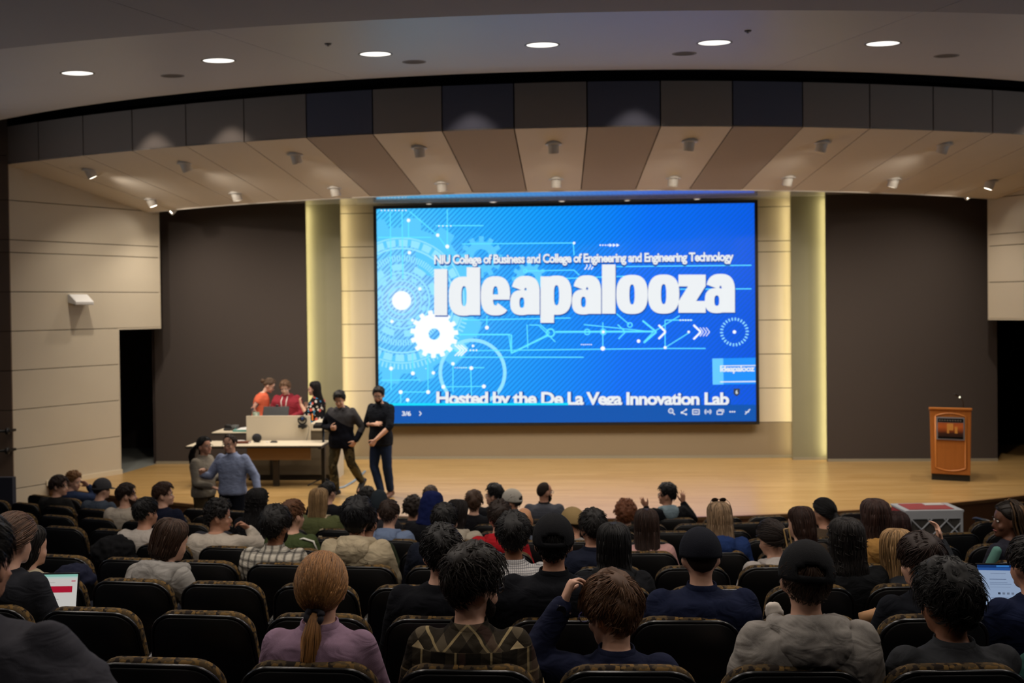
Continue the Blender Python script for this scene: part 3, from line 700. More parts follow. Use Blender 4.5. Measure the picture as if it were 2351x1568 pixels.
# teaching desk with privacy screen
D0, D1 = at_y(565, 955, 17.05), at_y(712, 955, 17.05); DZ = D0.z
td = tag(empty('teaching_desk', (0, 0, 0)), 'teaching desk with a tall cream front panel and dark cabinet base', 'desk')
q = MB(); q.bb(D0.x, D1.x, 17.05, 17.08, .70, DZ); q.build('front_panel', m_lam, td, bevel=.004)
q = MB(); q.bb(D0.x + .02, D1.x + .42, 17.10, 17.75, .10, .88); q.build('cabinet', m_cab, td, bevel=.004)
q = MB(); q.bb(D0.x + .04, D1.x + .40, 17.13, 17.72, 0, .10); q.build('plinth', m_plastic, td)
q = MB(); q.bb(D0.x, D1.x, 17.08, 17.75, .88, .91); q.build('worktop', m_lam, td)
q = MB(); q.bb(D0.x + .40, D0.x + .44, 17.085, 17.10, .10, .7); q.build('cabinet_stile', m_plastic, td)
E0, E1 = at_y(713, 975, 17.1), at_y(767, 975, 17.1)
q = MB(); q.bb(E0.x, E1.x + .02, 17.08, 17.7, .86, at_y(740, 970, 17.1).z); q.build('side_box', m_lam, td, bevel=.02)
q = MB(); q.bb(E1.x - .02, E1.x + .02, 17.06, 17.74, 0, .86); q.build('end_panel', m_lam, td)
# monitor on the desk
mo = tag(empty('monitor', (at_y(633, 950, 17.3).x, 17.3, .91)), 'black monitor tilted back on the teaching desk', 'monitor')
Mt = Euler((R(-28), 0, 0)).to_matrix()
q = MB(); q.box((0, .0, .24), (.46, .035, .26), Mt); q.build('display_housing', m_plastic, mo, bevel=.01)
q = MB(); q.bb(-.1, .1, -.02, .14, 0, .015); q.tube([(0, .06, .01), (0, .05, .2)], .02); q.build('stand', m_plastic, mo)
q = MB(); q.ell((.01, .06, .375), (.03, .025, .02)); q.build('webcam', m_plastic, mo)
# pan-tilt camera clipped on the panel
pc = at_y(694, 968, 16.98); ct = tag(empty('tracking_camera', pc), 'black round tracking camera clamped to the cream desk panel', 'camera')
q = MB(); q.ell((0, 0, .05), (.055, .05, .055)); q.build('camera_head', m_plastic, ct, smooth=True)
q = MB(); q.tube([(.07 * math.cos(R(a)), 0, .03 + .075 * math.sin(R(a))) for a in range(150, 391, 20)], .014); q.build('yoke', m_plastic, ct, smooth=True)
q = MB(); q.bb(-.07, .07, -.03, .06, -.105, -.055); q.bb(-.02, .02, 0, .065, -.13, -.10); q.build('clamp', m_plastic, ct, bevel=.006)
q = MB(); q.lathe([(.001, 0), (.02, 0), (.02, .012), (.001, .012)], (.015, -.047, .06), 14, Euler((R(90), 0, 0)).to_matrix()); q.build('lens', mat('blue_lens', '#1b3f7a', .1), ct)
q = MB(); q.tube([(.07, .03, -.06), (.11, .03, -.10), (.10, .02, -.2), (.06, .03, -.33)], .004, 6); q.build('cable', m_plastic, ct)
# speaker puck and remote on the long table
a = at_y(592, 1018, 16.8); o = tag(empty('smart_speaker', (a.x, 16.75, ZT)), 'rounded black portable speaker on the long table', 'speaker')
q = MB(); q.ell((0, 0, .075), (.085, .05, .075), 18, m=12); q.build('body', mat('black_speaker_cloth', '#15141a', .8, bump=(300, .4)), o, smooth=True)
q = MB(); q.bb(-.05, .05, -.03, .03, 0, .008); q.build('foot', m_plastic, o)
a = at_y(631, 1018, 16.75); o = tag(empty('remote_control', (a.x, 16.7, ZT)), 'small dark remote lying beside the black speaker', 'remote')
q = MB(); q.bb(-.06, .06, -.03, .03, 0, .022); q.build('body', mat('dark_grey_plastic', '#3a3a3c', .5), o, bevel=.008)
q = MB(); q.bb(-.04, .04, -.015, .015, .022, .03); q.build('key_block', m_plastic, o)
a = at_y(614, 1018, 16.75); o = tag(empty('adapter_plug', (a.x, 16.72, ZT)), 'tiny white adapter between the speaker and the remote', 'adapter')
q = MB(); q.bb(-.025, .025, -.02, .02, 0, .016); q.build('body', m_white, o, bevel=.004)
q = MB(); q.tube([(.025, 0, .008), (.06, .03, .006), (.09, .1, .005)], .003, 6); q.build('lead', m_white, o)
# things on the side table
ztab = sA.z
def glassmat():
    t = NT('clear_plastic', .05); t.b.inputs['Transmission Weight'].default_value = .9; t.b.inputs['IOR'].default_value = 1.3; t.b.inputs['Base Color'].default_value = (.9, .92, .92, 1); return t.m
a = at_y(540, 982, 17.35); o = tag(empty('plastic_tub', (a.x, 17.35, ztab)), 'clear plastic tub on the side table', 'tub')
q = MB(); q.lathe([(.001, .004), (.055, .004), (.065, .1), (.069, .1), (.059, 0), (.001, 0)], n=20); q.build('tub_wall', glassmat(), o, smooth=True)
a = at_y(522, 982, 17.35); o = tag(empty('desk_phone', (a.x, 17.4, ztab)), 'small black telephone on the side table', 'phone')
q = MB(); q.prism([(-.07, -.05, 0), (-.07, .06, 0), (-.07, .06, .07), (-.07, -.05, .03)], (.14, 0, 0)); q.build('base', m_plastic, o, bevel=.005)
q = MB(); q.tube([(-.06, .0, .07), (-.03, .0, .09), (.03, 0, .09), (.06, 0, .07)], .016, round_ends=True); q.build('handset', m_plastic, o, smooth=True)
a = at_y(556, 984, 17.3); o = tag(empty('teal_folder', (a.x + .02, 17.3, ztab)), 'teal folder with white paper on the side table', 'folder')
q = MB(); q.bb(-.15, .12, -.12, .12, 0, .03); q.build('cover', mat('teal_card', '#5c9a92', .6), o)
q = MB(); q.prism([(-.1, -.1, .03), (.12, -.1, .03), (.12, .1, .06), (-.08, .1, .04)], (0, 0, .006)); q.build('paper', m_white, o)
# paper plate and brown notebook on the long table's far side
a = at_y(552, 1006, 16.9); o = tag(empty('paper_plate', (a.x, 16.8, ZT)), 'white plate on the long table behind the man in the blue shirt', 'plate')
q = MB(); q.lathe([(.001, .003), (.07, .003), (.11, .016), (.113, .013), (.07, 0), (.001, 0)], n=24); q.build('dish', m_white, o, smooth=True)
a = at_y(556, 1014, 16.85); o = tag(empty('notebook', (a.x + .1, 16.62, ZT)), 'brown notebook beside the white plate', 'notebook')
q = MB(); q.bb(-.14, .1, -.06, .1, 0, .03); q.build('cover', mat('brown_leather', '#5a2a16', .5), o, bevel=.004)
q = MB(); q.bb(-.13, .102, -.055, .095, .006, .024); q.build('pages', m_white, o)
# black floor stand between table and desk
a = at_y(750, 1100, 16.9); o = tag(empty('floor_stand', (a.x, 16.7, 0)), 'slim black floor stand with a small tray by the table end', 'stand')
zt = at_y(750, 982, 16.7).z
q = MB(); q.tube([(0, 0, .02), (0, 0, zt)], .022, 10); q.build('pole', m_leg, o, smooth=True)
q = MB(); q.prism([(-.15, -.1, zt), (.15, -.1, zt), (.12, .1, zt + .03), (-.15, .1, zt + .03)], (0, 0, .05)); q.build('tray', m_plastic, o)
q = MB()
for k in range(3):
    an = R(90 + 120 * k); q.tube([(0, 0, .12), (.28 * math.cos(an), .28 * math.sin(an), .012)], .012, 6)
q.build('tripod_base', m_leg, o)
# small objects on the desk top edge
a = at_y(586, 945, 17.12); o = tag(empty('drinking_glass', (a.x, 17.16, .91)), 'greenish drinking glass beside the monitor', 'glass')
q = MB(); q.lathe([(.001, .004), (.05, .004), (.06, .28), (.064, .28), (.054, 0), (.001, 0)], n=18); q.build('tumbler', mat('green_tinted_glass', '#6f7a68', .1, spec=.6), o, smooth=True)
a = at_y(699, 960, 17.2); o = tag(empty('yellow_marker', (E0.x + .03, 17.12, 1.045)), 'tiny orange marker standing on the desk side box', 'marker')
q = MB(); q.lathe([(.001, 0), (.012, 0), (.012, .1), (.005, .12), (.001, .12)], n=10); q.build('barrel', mat('orange_plastic', '#e8862a', .5), o)
# blue cable loop on the floor at the table end
pts = [at_z(x, y, .012) for x, y in ((735, 1125), (745, 1128), (790, 1118), (812, 1105), (830, 1090), (838, 1082))]
q = MB(); q.tube([p - pts[0] for p in pts], .02, 6); o = q.build('floor_cable_cover', mat('blue_grey_tape', '#7f8d99', .6)); o.location = pts[0]; tag(o, 'blue-grey cable cover on the stage floor beside the table', 'cable')

# lectern at right
m_oak = mat('orange_oak', '#a4622a', .35, noise=(5, .18), stretch=(6, 6, .6))
m_oakd = mat('orange_oak_edge', '#bd7636', .3)
lp = at_z(2194, 1104, 0); L = tag(empty('lectern', (lp.x, lp.y + .22, 0), R(-20)), 'orange oak lectern with a framed sunset sign and microphone', 'lectern')
L.scale = (1.07, 1, 1)
def front_poly(w0, w1, z0, z1): return [(-w0, z0), (w0, z0), (w1, z1), (-w1, z1)]
q = MB(); q.bb(-.275, .275, -.22, .22, 0, .11); q.build('plinth', m_edge, L)
q = MB(); q.add([V(k) for k in ((-.28, -.25, .11), (.28, -.25, .11), (.298, -.25, 1.195), (-.298, -.25, 1.195), (-.28, .23, .11), (.28, .23, .11), (.298, .23, 1.118), (-.298, .23, 1.118))], [(0, 1, 2, 3), (5, 4, 7, 6), (1, 5, 6, 2), (4, 0, 3, 7), (3, 2, 6, 7), (4, 5, 1, 0)]); q.build('body', m_oak, L, bevel=.008)
q = MB(); q.prism([(-.31, -.275, 1.19), (-.31, -.275, 1.228), (-.31, .26, 1.15), (-.31, .26, 1.115)], (.62, 0, 0)); q.build('top', m_oakd, L, bevel=.01)
def arch_frame(z0, z1, hw_, dz):
    pts = [(-hw_ + 2 * hw_ * i / 16, z1 + dz * (1 - ((i - 8) / 8) ** 2)) for i in range(17)] + [(hw_ - 2 * hw_ * i / 16, z0 - dz * (1 - ((i - 8) / 8) ** 2)) for i in range(17)]
    return pts + [pts[0]]
q = MB(); q.tube([(x, -.252, z) for x, z in arch_frame(.22, 1.08, .215, .05)], .013, 8); q.build('moulding', m_oakd, L, smooth=True)
q = MB(); q.prism([(x, -.252, z) for x, z in arch_frame(.24, 1.06, .20, .045)[:-1]], (0, .004, 0)); q.build('panel', m_oak, L)
sg = MB(); sg.bb(-.20, .20, -.275, -.255, .69, 1.065); sgo = sg.build('sign', mat('sign_frame_grey', '#7b7a80', .5), L)
def sunset():
    t = NT('sunset_print', .4); vec, x, y, z = t.coords()
    v = t.math('DIVIDE', t.math('SUBTRACT', z, .74), .24)
    rp = t.n('ShaderNodeValToRGB'); t.t.links.new(v, rp.inputs[0]); e = rp.color_ramp.elements
    for i, (p_, c_) in enumerate(((0, '#120d0c'), (.25, '#3b1f14'), (.45, '#9a4a1c'), (.7, '#c8662a'), (1, '#b05a30'))):
        el = e[i] if i < 2 else e.new(p_)
        el.position = p_; el.color = lin(c_)
    n = t.n('ShaderNodeTexNoise'); n.inputs['Scale'].default_value = 14; t.t.links.new(vec, n.inputs['Vector'])
    return t.color(t.mix(t.math('MULTIPLY', n.outputs['Fac'], .4), rp.outputs[0], '#4a2a22'))
q = MB(); q.bb(-.182, .182, -.279, -.275, .735, .975); q.build('sign_picture', sunset(), sgo)
q = MB(); q.bb(-.182, .182, -.279, -.275, .985, 1.045); q.build('sign_band', m_black, sgo); q = MB(); q.bb(-.182, .182, -.280, -.276, .71, .74); q.build('sign_band', m_black, sgo)
q = MB(); q.bb(-.05, -.02, -.281, -.278, .80, .96); q.bb(-.02, .04, -.281, -.278, .85, .965); q.bb(.06, .1, -.281, -.278, .80, .91); q.build('sign_towers', mat('sign_tower', '#c98a3e', .5), sgo)
q = MB()
for k in range(9): q.bb(-.165 + k * .037, -.14 + k * .037, -.282, -.280, 1.005, 1.022)
q.build('sign_caption', mat('sign_caption_grey', '#6d6a68', .5), sgo)
mt_ = MB(); mt_.tube([(.19, -.02, 1.17), (.19, -.05, 1.30), (.16, -.1, 1.37), (.10, -.16, 1.42)], .006, 8); mo_ = mt_.build('microphone', m_plastic, L, smooth=True)
q = MB(); q.tube([(.12, -.14, 1.405), (.07, -.18, 1.44)], [.012, .015], 10, True); q.build('microphone_capsule', m_plastic, mo_, smooth=True)
q = MB(); q.ell((.135, -.125, 1.392), (.014, .014, .014)); q.build('microphone_ring', mat('lit_mic_ring', '#ffffff', .3, emit=('#f4f6d8', 1.5)), mo_)

# wedge loudspeaker on the left wall
wp = at_y(176, 690, 1); d_ = ray(176, 690); den = d_.dot(wl_n); tt = (wl_near - CAM).dot(wl_n) / den; wpt = CAM + d_ * tt
Mw = Matrix((wl_d, wl_n, V((0, 0, 1)))).transposed().to_4x4(); Mw.translation = wpt
W = bpy.data.objects.new('wall_speaker', None); col.objects.link(W); W.matrix_world = Mw; tag(W, 'white wedge-shaped box mounted on the left cream wall', 'wall speaker')
q = MB(); q.prism([(-.17, .0, .11), (-.17, .0, -.04), (-.17, .26, -.08), (-.17, .26, -.02), (-.17, .06, .11)], (.34, 0, 0)); q.build('housing', m_white, W, bevel=.01)
q = MB(); q.bb(-.06, .06, -.002, .06, -.08, -.03); q.build('bracket', m_metal, W)
q = MB(); q.bb(-.15, .15, .262, .268, -.07, -.03); q.build('grille', mat('pale_grille', '#bfbcb8', .7), W)

# left edge: handrail stubs and low dark rail wall
for i, y in enumerate((990, 1035)):
    p = at_y(18, y, 15.95); o = tag(empty('handrail', p), 'black round handrail ending at the left edge, %s' % ('upper' if i == 0 else 'lower'), 'handrail', 'handrails at the left edge')
    q = MB(); q.tube([(-1.6, -.25, 0), (-.02, 0, 0)], .022, 10); q.build('tube', m_leg, o, smooth=True)
    q = MB(); q.lathe([(.001, -.015), (.06, -.015), (.062, .005), (.04, .02), (.001, .025)], (0, 0, 0), 18, Euler((0, R(90), 0)).to_matrix()); q.build('wall_flange', m_leg, o, smooth=True)
    q = MB(); q.bb(-.03, .03, .0, .2, -.02, .02); q.build('bracket', m_leg, o)
p = at_y(18, 1095, 15.0)
m = MB(); m.bb(p.x - 2.2, p.x + .1, 14.95, 15.05, Z_FLOOR, p.z); struct(m.build('trim_1', mat('navy_rail_wall', '#262833', .8)), 'low dark partition at the left edge behind the seats')
m = MB(); m.bb(WL_NEAR.x - 1.6, WL_NEAR.x - .3, 16.0, 16.05, Z_FLOOR, 2.6)
dd = struct(m.build('door_1', mat('brown_door', '#4a3526', .6)), 'brown side door at the left edge of the picture')
q = MB(); q.tube([(WL_NEAR.x - .38, 15.93, .55), (WL_NEAR.x - .38, 15.93, .75)], .015, 8); q.build('door_handle', m_metal, dd)
# steps at the left end of the stage
for k in range(2):
    m = MB(); N = 8; r1 = RSTAGE + .30 * (k + 1); zt_ = -.17 * (k + 1); a0_, a1_ = -R(37.5), -R(31.5); rings = []
    for j in range(N + 1):
        a = a0_ + (a1_ - a0_) * j / N; rings.append([pol(RSTAGE - .02, a, Z_FLOOR), pol(r1, a, Z_FLOOR), pol(r1, a, zt_), pol(RSTAGE - .02, a, zt_)])
    m.loft(rings); struct(m.build('trim_%d' % (k + 2), m_stage), '%s wooden step at the left end of the stage' % ('upper' if k == 0 else 'lower'))

# uplights added out of view on the hall's side walls to brighten the ceiling
for s_ in (-1, 1):
    for k, y in enumerate((6.0, 11.0)):
        root = tag(empty('added_uplight', (s_ * 12.22, y, 3.7)), 'white uplight added on the %s hall wall, %s' % ('left' if s_ < 0 else 'right', 'nearer the camera' if k == 0 else 'nearer the stage'), 'added uplight', 'uplights added on the hall walls')
        q = MB(); q.prism([(0, -.15, 0), (0, .15, 0), (0, .2, .22), (0, -.2, .22)], (-s_ * .16, 0, 0)); q.build('shade', m_white, root)
        q = MB(); q.bb(-s_ * .02, -s_ * .14, -.16, .16, .225, .232); q.build('diffuser', m_diff, root)
        lamp('added_uplight_glow', 'SPOT', (-s_ * .10, 0, .26), P_CEIL_FILL, (.86, .92, 1.0), root, aim=(-s_ * 4.2, 0, 2.6), spot_size=R(120), spot_blend=1.0, shadow_soft_size=.12)

# small flush lights in the glossy soffit above the screen
for i, (x, y) in enumerate(((985, 468), (1132, 464), (1290, 462), (1440, 460), (1600, 457))):
    p = at_z(x, y, 5.016); root = tag(empty('soffit_light', p), 'tiny flush light in the glossy soffit above the screen, %s from the left' % ORD[i], 'downlight', 'flush lights above the screen')
    q = MB(); q.lathe([(.001, -.004), (.07, -.004), (.085, 0), (.085, .01)], n=18); q.build('trim_ring', m_white, root)
    q = MB(); q.lathe([(.001, -.006), (.05, -.006), (.05, -.002)], n=16); q.build('lens', mat('dim_lens', '#e8e4dc', .4, emit=('#fff2dd', .8)), root)
# ================================================================== SEATS
def seat_fabric():
    t = NT('patterned_seat_fabric', .9, .15); vec, x, y, z = t.coords(scale=(1, 1, 1))
    v = t.n('ShaderNodeTexVoronoi', distance='CHEBYCHEV'); v.inputs['Scale'].default_value = 62; t.t.links.new(vec, v.inputs['Vector'])
    sp_ = t.n('ShaderNodeSeparateColor'); t.t.links.new(v.outputs['Color'], sp_.inputs[0])
    a = t.math('GREATER_THAN', sp_.outputs[0], .62); b = t.math('GREATER_THAN', sp_.outputs[1], .72)
    c = t.mix(a, '#4d3f2b', '#6e5530'); c = t.mix(b, c, '#261f1a')
    return t.color(c)
m_fab = seat_fabric()
m_shell = mat('black_seat_shell', '#050506', .42, spec=.45)
m_rim = mat('black_seat_rim', '#0a0a0b', .28, spec=.6)
def back_outline(top, inset=0.0, n=7):
    """half width by height, rounded trapezoid, as (x, z) loop"""
    hw_top, hw_bot, z0, rad = .245 - inset, .268 - inset, .34, .105 - inset * .5
    pts = []
    for k in range(n + 1):
        a = R(90 * k / n); pts.append((hw_top - rad + rad * math.sin(a) - .0, top - rad * .95 + rad * .95 * math.cos(a)))
    pts.append((hw_top + .010, .66)); pts.append((hw_bot, .52)); pts.append((hw_bot - .01, z0 + .06)); pts.append((hw_bot - .06, z0))
    full = pts + [(-x, z) for x, z in reversed(pts)]
    # crown the top edge a little
    return [(x, z + .012 * (1 - (x / .25) ** 2) * (1 if z > .8 else 0)) for x, z in full]
def recl(x, z): return .11 * (1 - (z - .34) / .54) - .025 * (1 - (x / .27) ** 2)       # y of the back surface: reclined and slightly bowed
def back_slab(top, y0, y1, inset, bev):
    o_ = back_outline(top, inset); i_ = back_outline(top - bev, inset + bev)
    mb = MB()
    rings = [[V((x, recl(x, z) + y0, z)) for x, z in i_], [V((x, recl(x, z) + y0 + bev, z)) for x, z in o_], [V((x, recl(x, z) + y1 - bev, z)) for x, z in o_], [V((x, recl(x, z) + y1, z)) for x, z in i_]]
    mb.loft(rings); return mb
def make_seat():
    root = empty('auditorium_seat')
    back_slab(.868, .0, .03, .006, .010).build('back_shell', m_shell, root, smooth=True)
    back_slab(.884, .030, .084, .004, .014).build('back_cushion', m_fab, root, smooth=True)
    q = MB(); ol = back_outline(.872, .002)[:]; k = 8 + 3
    q.tube([V((x, recl(x, z) + .012, z)) for x, z in back_outline(.872, .001)[:10] [::-1]] + [V((-x, recl(x, z) + .012, z)) for x, z in back_outline(.872, .001)[:10]], .009, 6); q.build('back_rim', m_rim, root, smooth=True)
    q = MB()
    rings = []
    for y, hw_, zt, zb in ((.10, .22, .40, .36), (.13, .245, .445, .34), (.30, .25, .455, .34), (.50, .25, .46, .35), (.57, .235, .44, .37), (.585, .21, .42, .39)):
        rings.append([V((-hw_, y, zb)), V((hw_, y, zb)), V((hw_, y, zt - .015)), V((hw_ - .03, y, zt)), V((-hw_ + .03, y, zt)), V((-hw_, y, zt - .015))])
    q.loft(rings); q.build('seat_cushion', m_fab, root, smooth=False)
    q = MB(); q.bb(-.235, .235, .13, .55, .325, .345); q.build('seat_pan', m_shell, root)
    for s in (-1, 1):
        q = MB(); q.tube([(s * .255, .08, .63), (s * .257, .2, .645), (s * .257, .40, .64), (s * .255, .46, .62)], [.018, .02, .02, .015], 8, True); q.build('armrest', m_rim, root, smooth=True)
        q = MB(); q.bb(s * .262 - .012, s * .262 + .012, .14, .40, .0, .62); q.build('standard', m_shell, root)
    return root
proto = make_seat(); seats = []
def copy_tree(o, parent=None):
    c = o.copy(); col.objects.link(c)
    if parent: c.parent = parent
    for ch in o.children: copy_tree(ch, c)
    return c
ROW_OFF = [.216, -.02, .25, .29, .07, .15, -.07, .33, .245]
ROW_NAME = ['nearest row', 'second row from the camera', 'third row from the camera', 'fourth row from the camera', 'fifth row from the camera', 'sixth row from the camera', 'seventh row from the camera', 'eighth row from the camera', 'farthest row by the stage']
PITCH = .56
def proj_x(p):
    d = p - CAM; return 1175.5 + F * d.dot(cr) / d.dot(fw)
first = True
for n in range(NROW):
    r_ = row_r(n); lst = []
    for k in range(-24, 24):
        s_ = ROW_OFF[n] + PITCH * k; a = s_ / r_; p = pol(r_, a, row_z(n)); x = proj_x(p)
        if x < -60 or x > 2420: continue
        if n == 4 and x < 300: continue
        if n in (5, 6) and 2040 < x < 2178: continue
        if n >= 7 and 2025 < x < 2330: continue
        if n == 8 and (x < 430 and not 90 < x < 200): continue
        lst.append((p, a))
    for i, (p, a) in enumerate(lst):
        o = proto if first else copy_tree(proto); first = False
        o.location = p; o.rotation_euler = (0, 0, a)
        tag(o, 'black seat with patterned cushion edge, %s, %s from the left' % (ROW_NAME[n], ORD[i]), 'seat', 'curved rows of auditorium seats')
        seats.append((n, p, a))
# ================================================================== PEOPLE
HEAD = [(0.000, .022, .086, .035), (.012, .036, .093, .010), (.035, .050, .094, -.03), (.06, .060, .091, -.068), (.085, .066, .088, -.086), (.11, .070, .083, -.097), (.135, .0735, .086, -.103), (.16, .074, .086, -.103), (.185, .069, .074, -.096), (.205, .057, .052, -.080), (.220, .038, .022, -.055), (.229, .016, -.005, -.03)]
def ering(c, ax, ay, hw_, hf, hb, n=16, p=2.3):
    out = []
    for k in range(n):
        a = 2 * math.pi * k / n; ca, sa = math.cos(a), math.sin(a)
        x = hw_ * math.copysign(abs(ca) ** (2 / p), ca); y = (hf if sa > 0 else hb) * math.copysign(abs(sa) ** (2 / p), sa)
        out.append(c + ax * x + ay * y)
    return out
X_, Y_, Z_ = V((1, 0, 0)), V((0, 1, 0)), V((0, 0, 1))
def torso_rings(J, g, upto='neck', low=-.04):
    """g = clothing allowance"""
    ax = (J['sR'] - J['sL']); ax.z *= .3; ax = ax.normalized(); b = J['bulk']; sw = J['sw']
    pel, sc, nb, h0 = J['pel'], J['sc'], J['nb'], J['h0']; hipax = J.get('hipax', X_); mid = pel.lerp(sc, .5) + J.get('slump', V((0, -.02, 0)))
    def crv(t): return pel * (1 - t) ** 2 + mid * 2 * t * (1 - t) + sc * t * t
    def axis(t): return hipax.lerp(ax, t).normalized()
    def fwd(t): a = axis(t); return Z_.cross(a).normalized()
    rings = []
    for t, hw_, hf, hb in ((low / .5, .165, .12, .125), (.05, .172, .13, .13), (.25, .155 , .12, .11), (.5, .162, .125, .112), (.72, .178, .125, .118), (.88, .200, .112, .114), (.97, .192, .092, .102), (1.04, .150, .078, .088)):
        c = crv(min(max(t, 0), 1)) + (sc - mid).normalized() * max(0, t - 1) * .5 + (Z_ * t * .5 if t < 0 else V((0, 0, 0)))
        rings.append(ering(c, axis(min(max(t, 0), 1)), fwd(min(max(t, 0), 1)), (hw_ * (sw if t > .6 else (1 + sw) / 2)) * (b if t < .9 else 1) + g, hf * b + g, hb * b + g, 20))
    rings.append(ering(nb + V((0, 0, -.012)), ax, fwd(1), .086 + g * .8, .058 + g, .066 + g, 20))
    if upto == 'neck':
        rings.append(ering(nb + V((0, 0, .015)), ax, fwd(1), .058, .052, .058, 20))
        rings.append(ering(nb.lerp(h0, .7), ax, fwd(1), .052, .05, .055, 20)); rings.append(ering(h0 + J['HR'] @ V((0, -.02, .05)), ax, fwd(1), .05, .048, .05, 20))
    else:
        rings.append(ering(nb + V((0, 0, .012)), ax, fwd(1), .066 + g * .6, .056 + g, .062 + g, 20))
    return rings
def hand(mb, w, d, pn, tv, curl=.5, spread=.12, k=1.0):
    d = d.normalized(); pn = (pn - d * pn.dot(d)).normalized(); tv = (tv - d * tv.dot(d) - pn * tv.dot(pn)).normalized()
    rings = []
    for s, hw_, th in ((-.02, .026, .021), (.0, .028, .019), (.03, .038, .017), (.065, .043, .015), (.09, .042, .013), (.098, .036, .009)):
        rings.append(ering(w + d * s * k, tv, pn, hw_ * k, th * k, th * k, 12))
    mb.loft(rings)
    for i, (o_, L_, r_) in enumerate(((.033, .070, .0088), (.011, .080, .009), (-.011, .074, .0086), (-.032, .058, .0076))):
        p = w + (d * (.085 if i < 3 else .078) + tv * o_) * k; dr = (d + tv * spread * (o_ / .03)).normalized(); pts = [p - dr * .012]; rr = [r_ * k]
        pts.append(p); rr.append(r_ * 1.05 * k); ang = 0
        for j, fr in enumerate((.45, .31, .24)):
            ang += curl * (1.0, 1.1, .8)[j]; dj = (dr * math.cos(ang) + pn * math.sin(ang)).normalized(); p = p + dj * L_ * fr * k; pts.append(p); rr.append(r_ * (1 - .1 * (j + 1)) * k)
        mb.tube(pts, rr, 8, True)
    p = w + (d * .022 + tv * .028) * k; t1 = (tv * .75 + d * .6 + pn * .25).normalized(); t2 = (tv * .35 + d * .85 + pn * (.2 + curl * .4)).normalized()
    mb.tube([p, p + t1 * .038 * k, p + (t1 * .038 + t2 * .032) * k, p + (t1 * .038 + t2 * .032) * k + (t2 + pn * curl * .4).normalized() * .024 * k], [.0125 * k, .0115 * k, .0105 * k, .0085 * k], 8, True)
def remesh(o, vox, smooth=3, disp=0.0, dscale=.09, adapt=0.0):
    md = o.modifiers.new('remesh', 'REMESH'); md.mode = 'VOXEL'; md.voxel_size = vox; md.use_smooth_shade = True; md.adaptivity = adapt
    if smooth: s = o.modifiers.new('smooth', 'SMOOTH'); s.factor = .5; s.iterations = smooth
    if disp:
        key = 'folds_%d' % int(dscale * 1000)
        tx = bpy.data.textures.get(key) or bpy.data.textures.new(key, 'CLOUDS'); tx.noise_scale = dscale; tx.noise_depth = 2
        dm = o.modifiers.new('folds', 'DISPLACE'); dm.texture = tx; dm.strength = disp; dm.mid_level = .42; dm.texture_coords = 'LOCAL'

_hm = {}
def hair_mat(c, rough=.56):
    if c in _hm: return _hm[c]
    t = NT('hair_' + c.strip('#'), rough, .30); at = t.n('ShaderNodeAttribute'); at.attribute_name = 'tint'
    l = lin(c); k = t.math('MAXIMUM', at.outputs['Fac'], .3)
    v = t.n('ShaderNodeVectorMath', operation='SCALE'); v.inputs[0].default_value = l[:3]; t.put(v.inputs['Scale'], k)
    t.t.links.new(v.outputs[0], t.b.inputs['Base Color']); _hm[c] = t.m; return t.m
_sk = {}
def skin_mat(c):
    if c in _sk: return _sk[c]
    m_ = mat('skin_' + c.strip('#'), c, .55, spec=.35, noise=(30, .06)); _sk[c] = m_; return m_
SK = {'fair': '#c99c84', 'tan': '#b3836a', 'brown': '#8a5c42', 'dark': '#5d3b2a', 'pale': '#d6ad98'}

def skull(az, el, t=0.0):
    return V((math.sin(az) * math.cos(el) * (.0765 + t), -.009 + math.cos(az) * math.cos(el) * (.0985 + t), .134 + math.sin(el) * (.098 + t)))
LINE = [(0, 38), (35, 30), (58, 8), (72, -10), (84, -16), (100, 0), (114, -18), (140, -40), (180, -47)]
def hairline(az, line=LINE):
    d = abs(math.degrees((az + math.pi) % (2 * math.pi) - math.pi))
    for (a, b), (c, e) in zip(line[:-1], line[1:]):
        if a <= d <= c: return R(b + (e - b) * (d - a) / (c - a))
    return R(line[-1][1])
def sstep(a, b, x): x = min(1, max(0, (x - a) / (b - a))); return x * x * (3 - 2 * x)
def cap_shell(mb, tfun, line, na=36, ne=20, inner=-.012):
    rings = []
    for i in range(ne + 1):
        el = R(-62 + 151.5 * i / ne); ring = []
        for k in range(na):
            az = 2 * math.pi * k / na; mk = (el - hairline(az, line)) / R(9); mk = max(-1, min(1, mk))
            t = tfun(az, el); ring.append(skull(az, el, t * mk if mk > 0 else inner * -mk * 1.0))
        rings.append(ring)
    mb.loft(rings, True, .8)
def strand(mb, pts, w0, rnd, t): mb.tube(pts, [w0 * .6] + [w0 * (1 - .85 * (i / (len(pts) - 1)) ** 1.5) for i in range(1, len(pts))], 3, False, t)

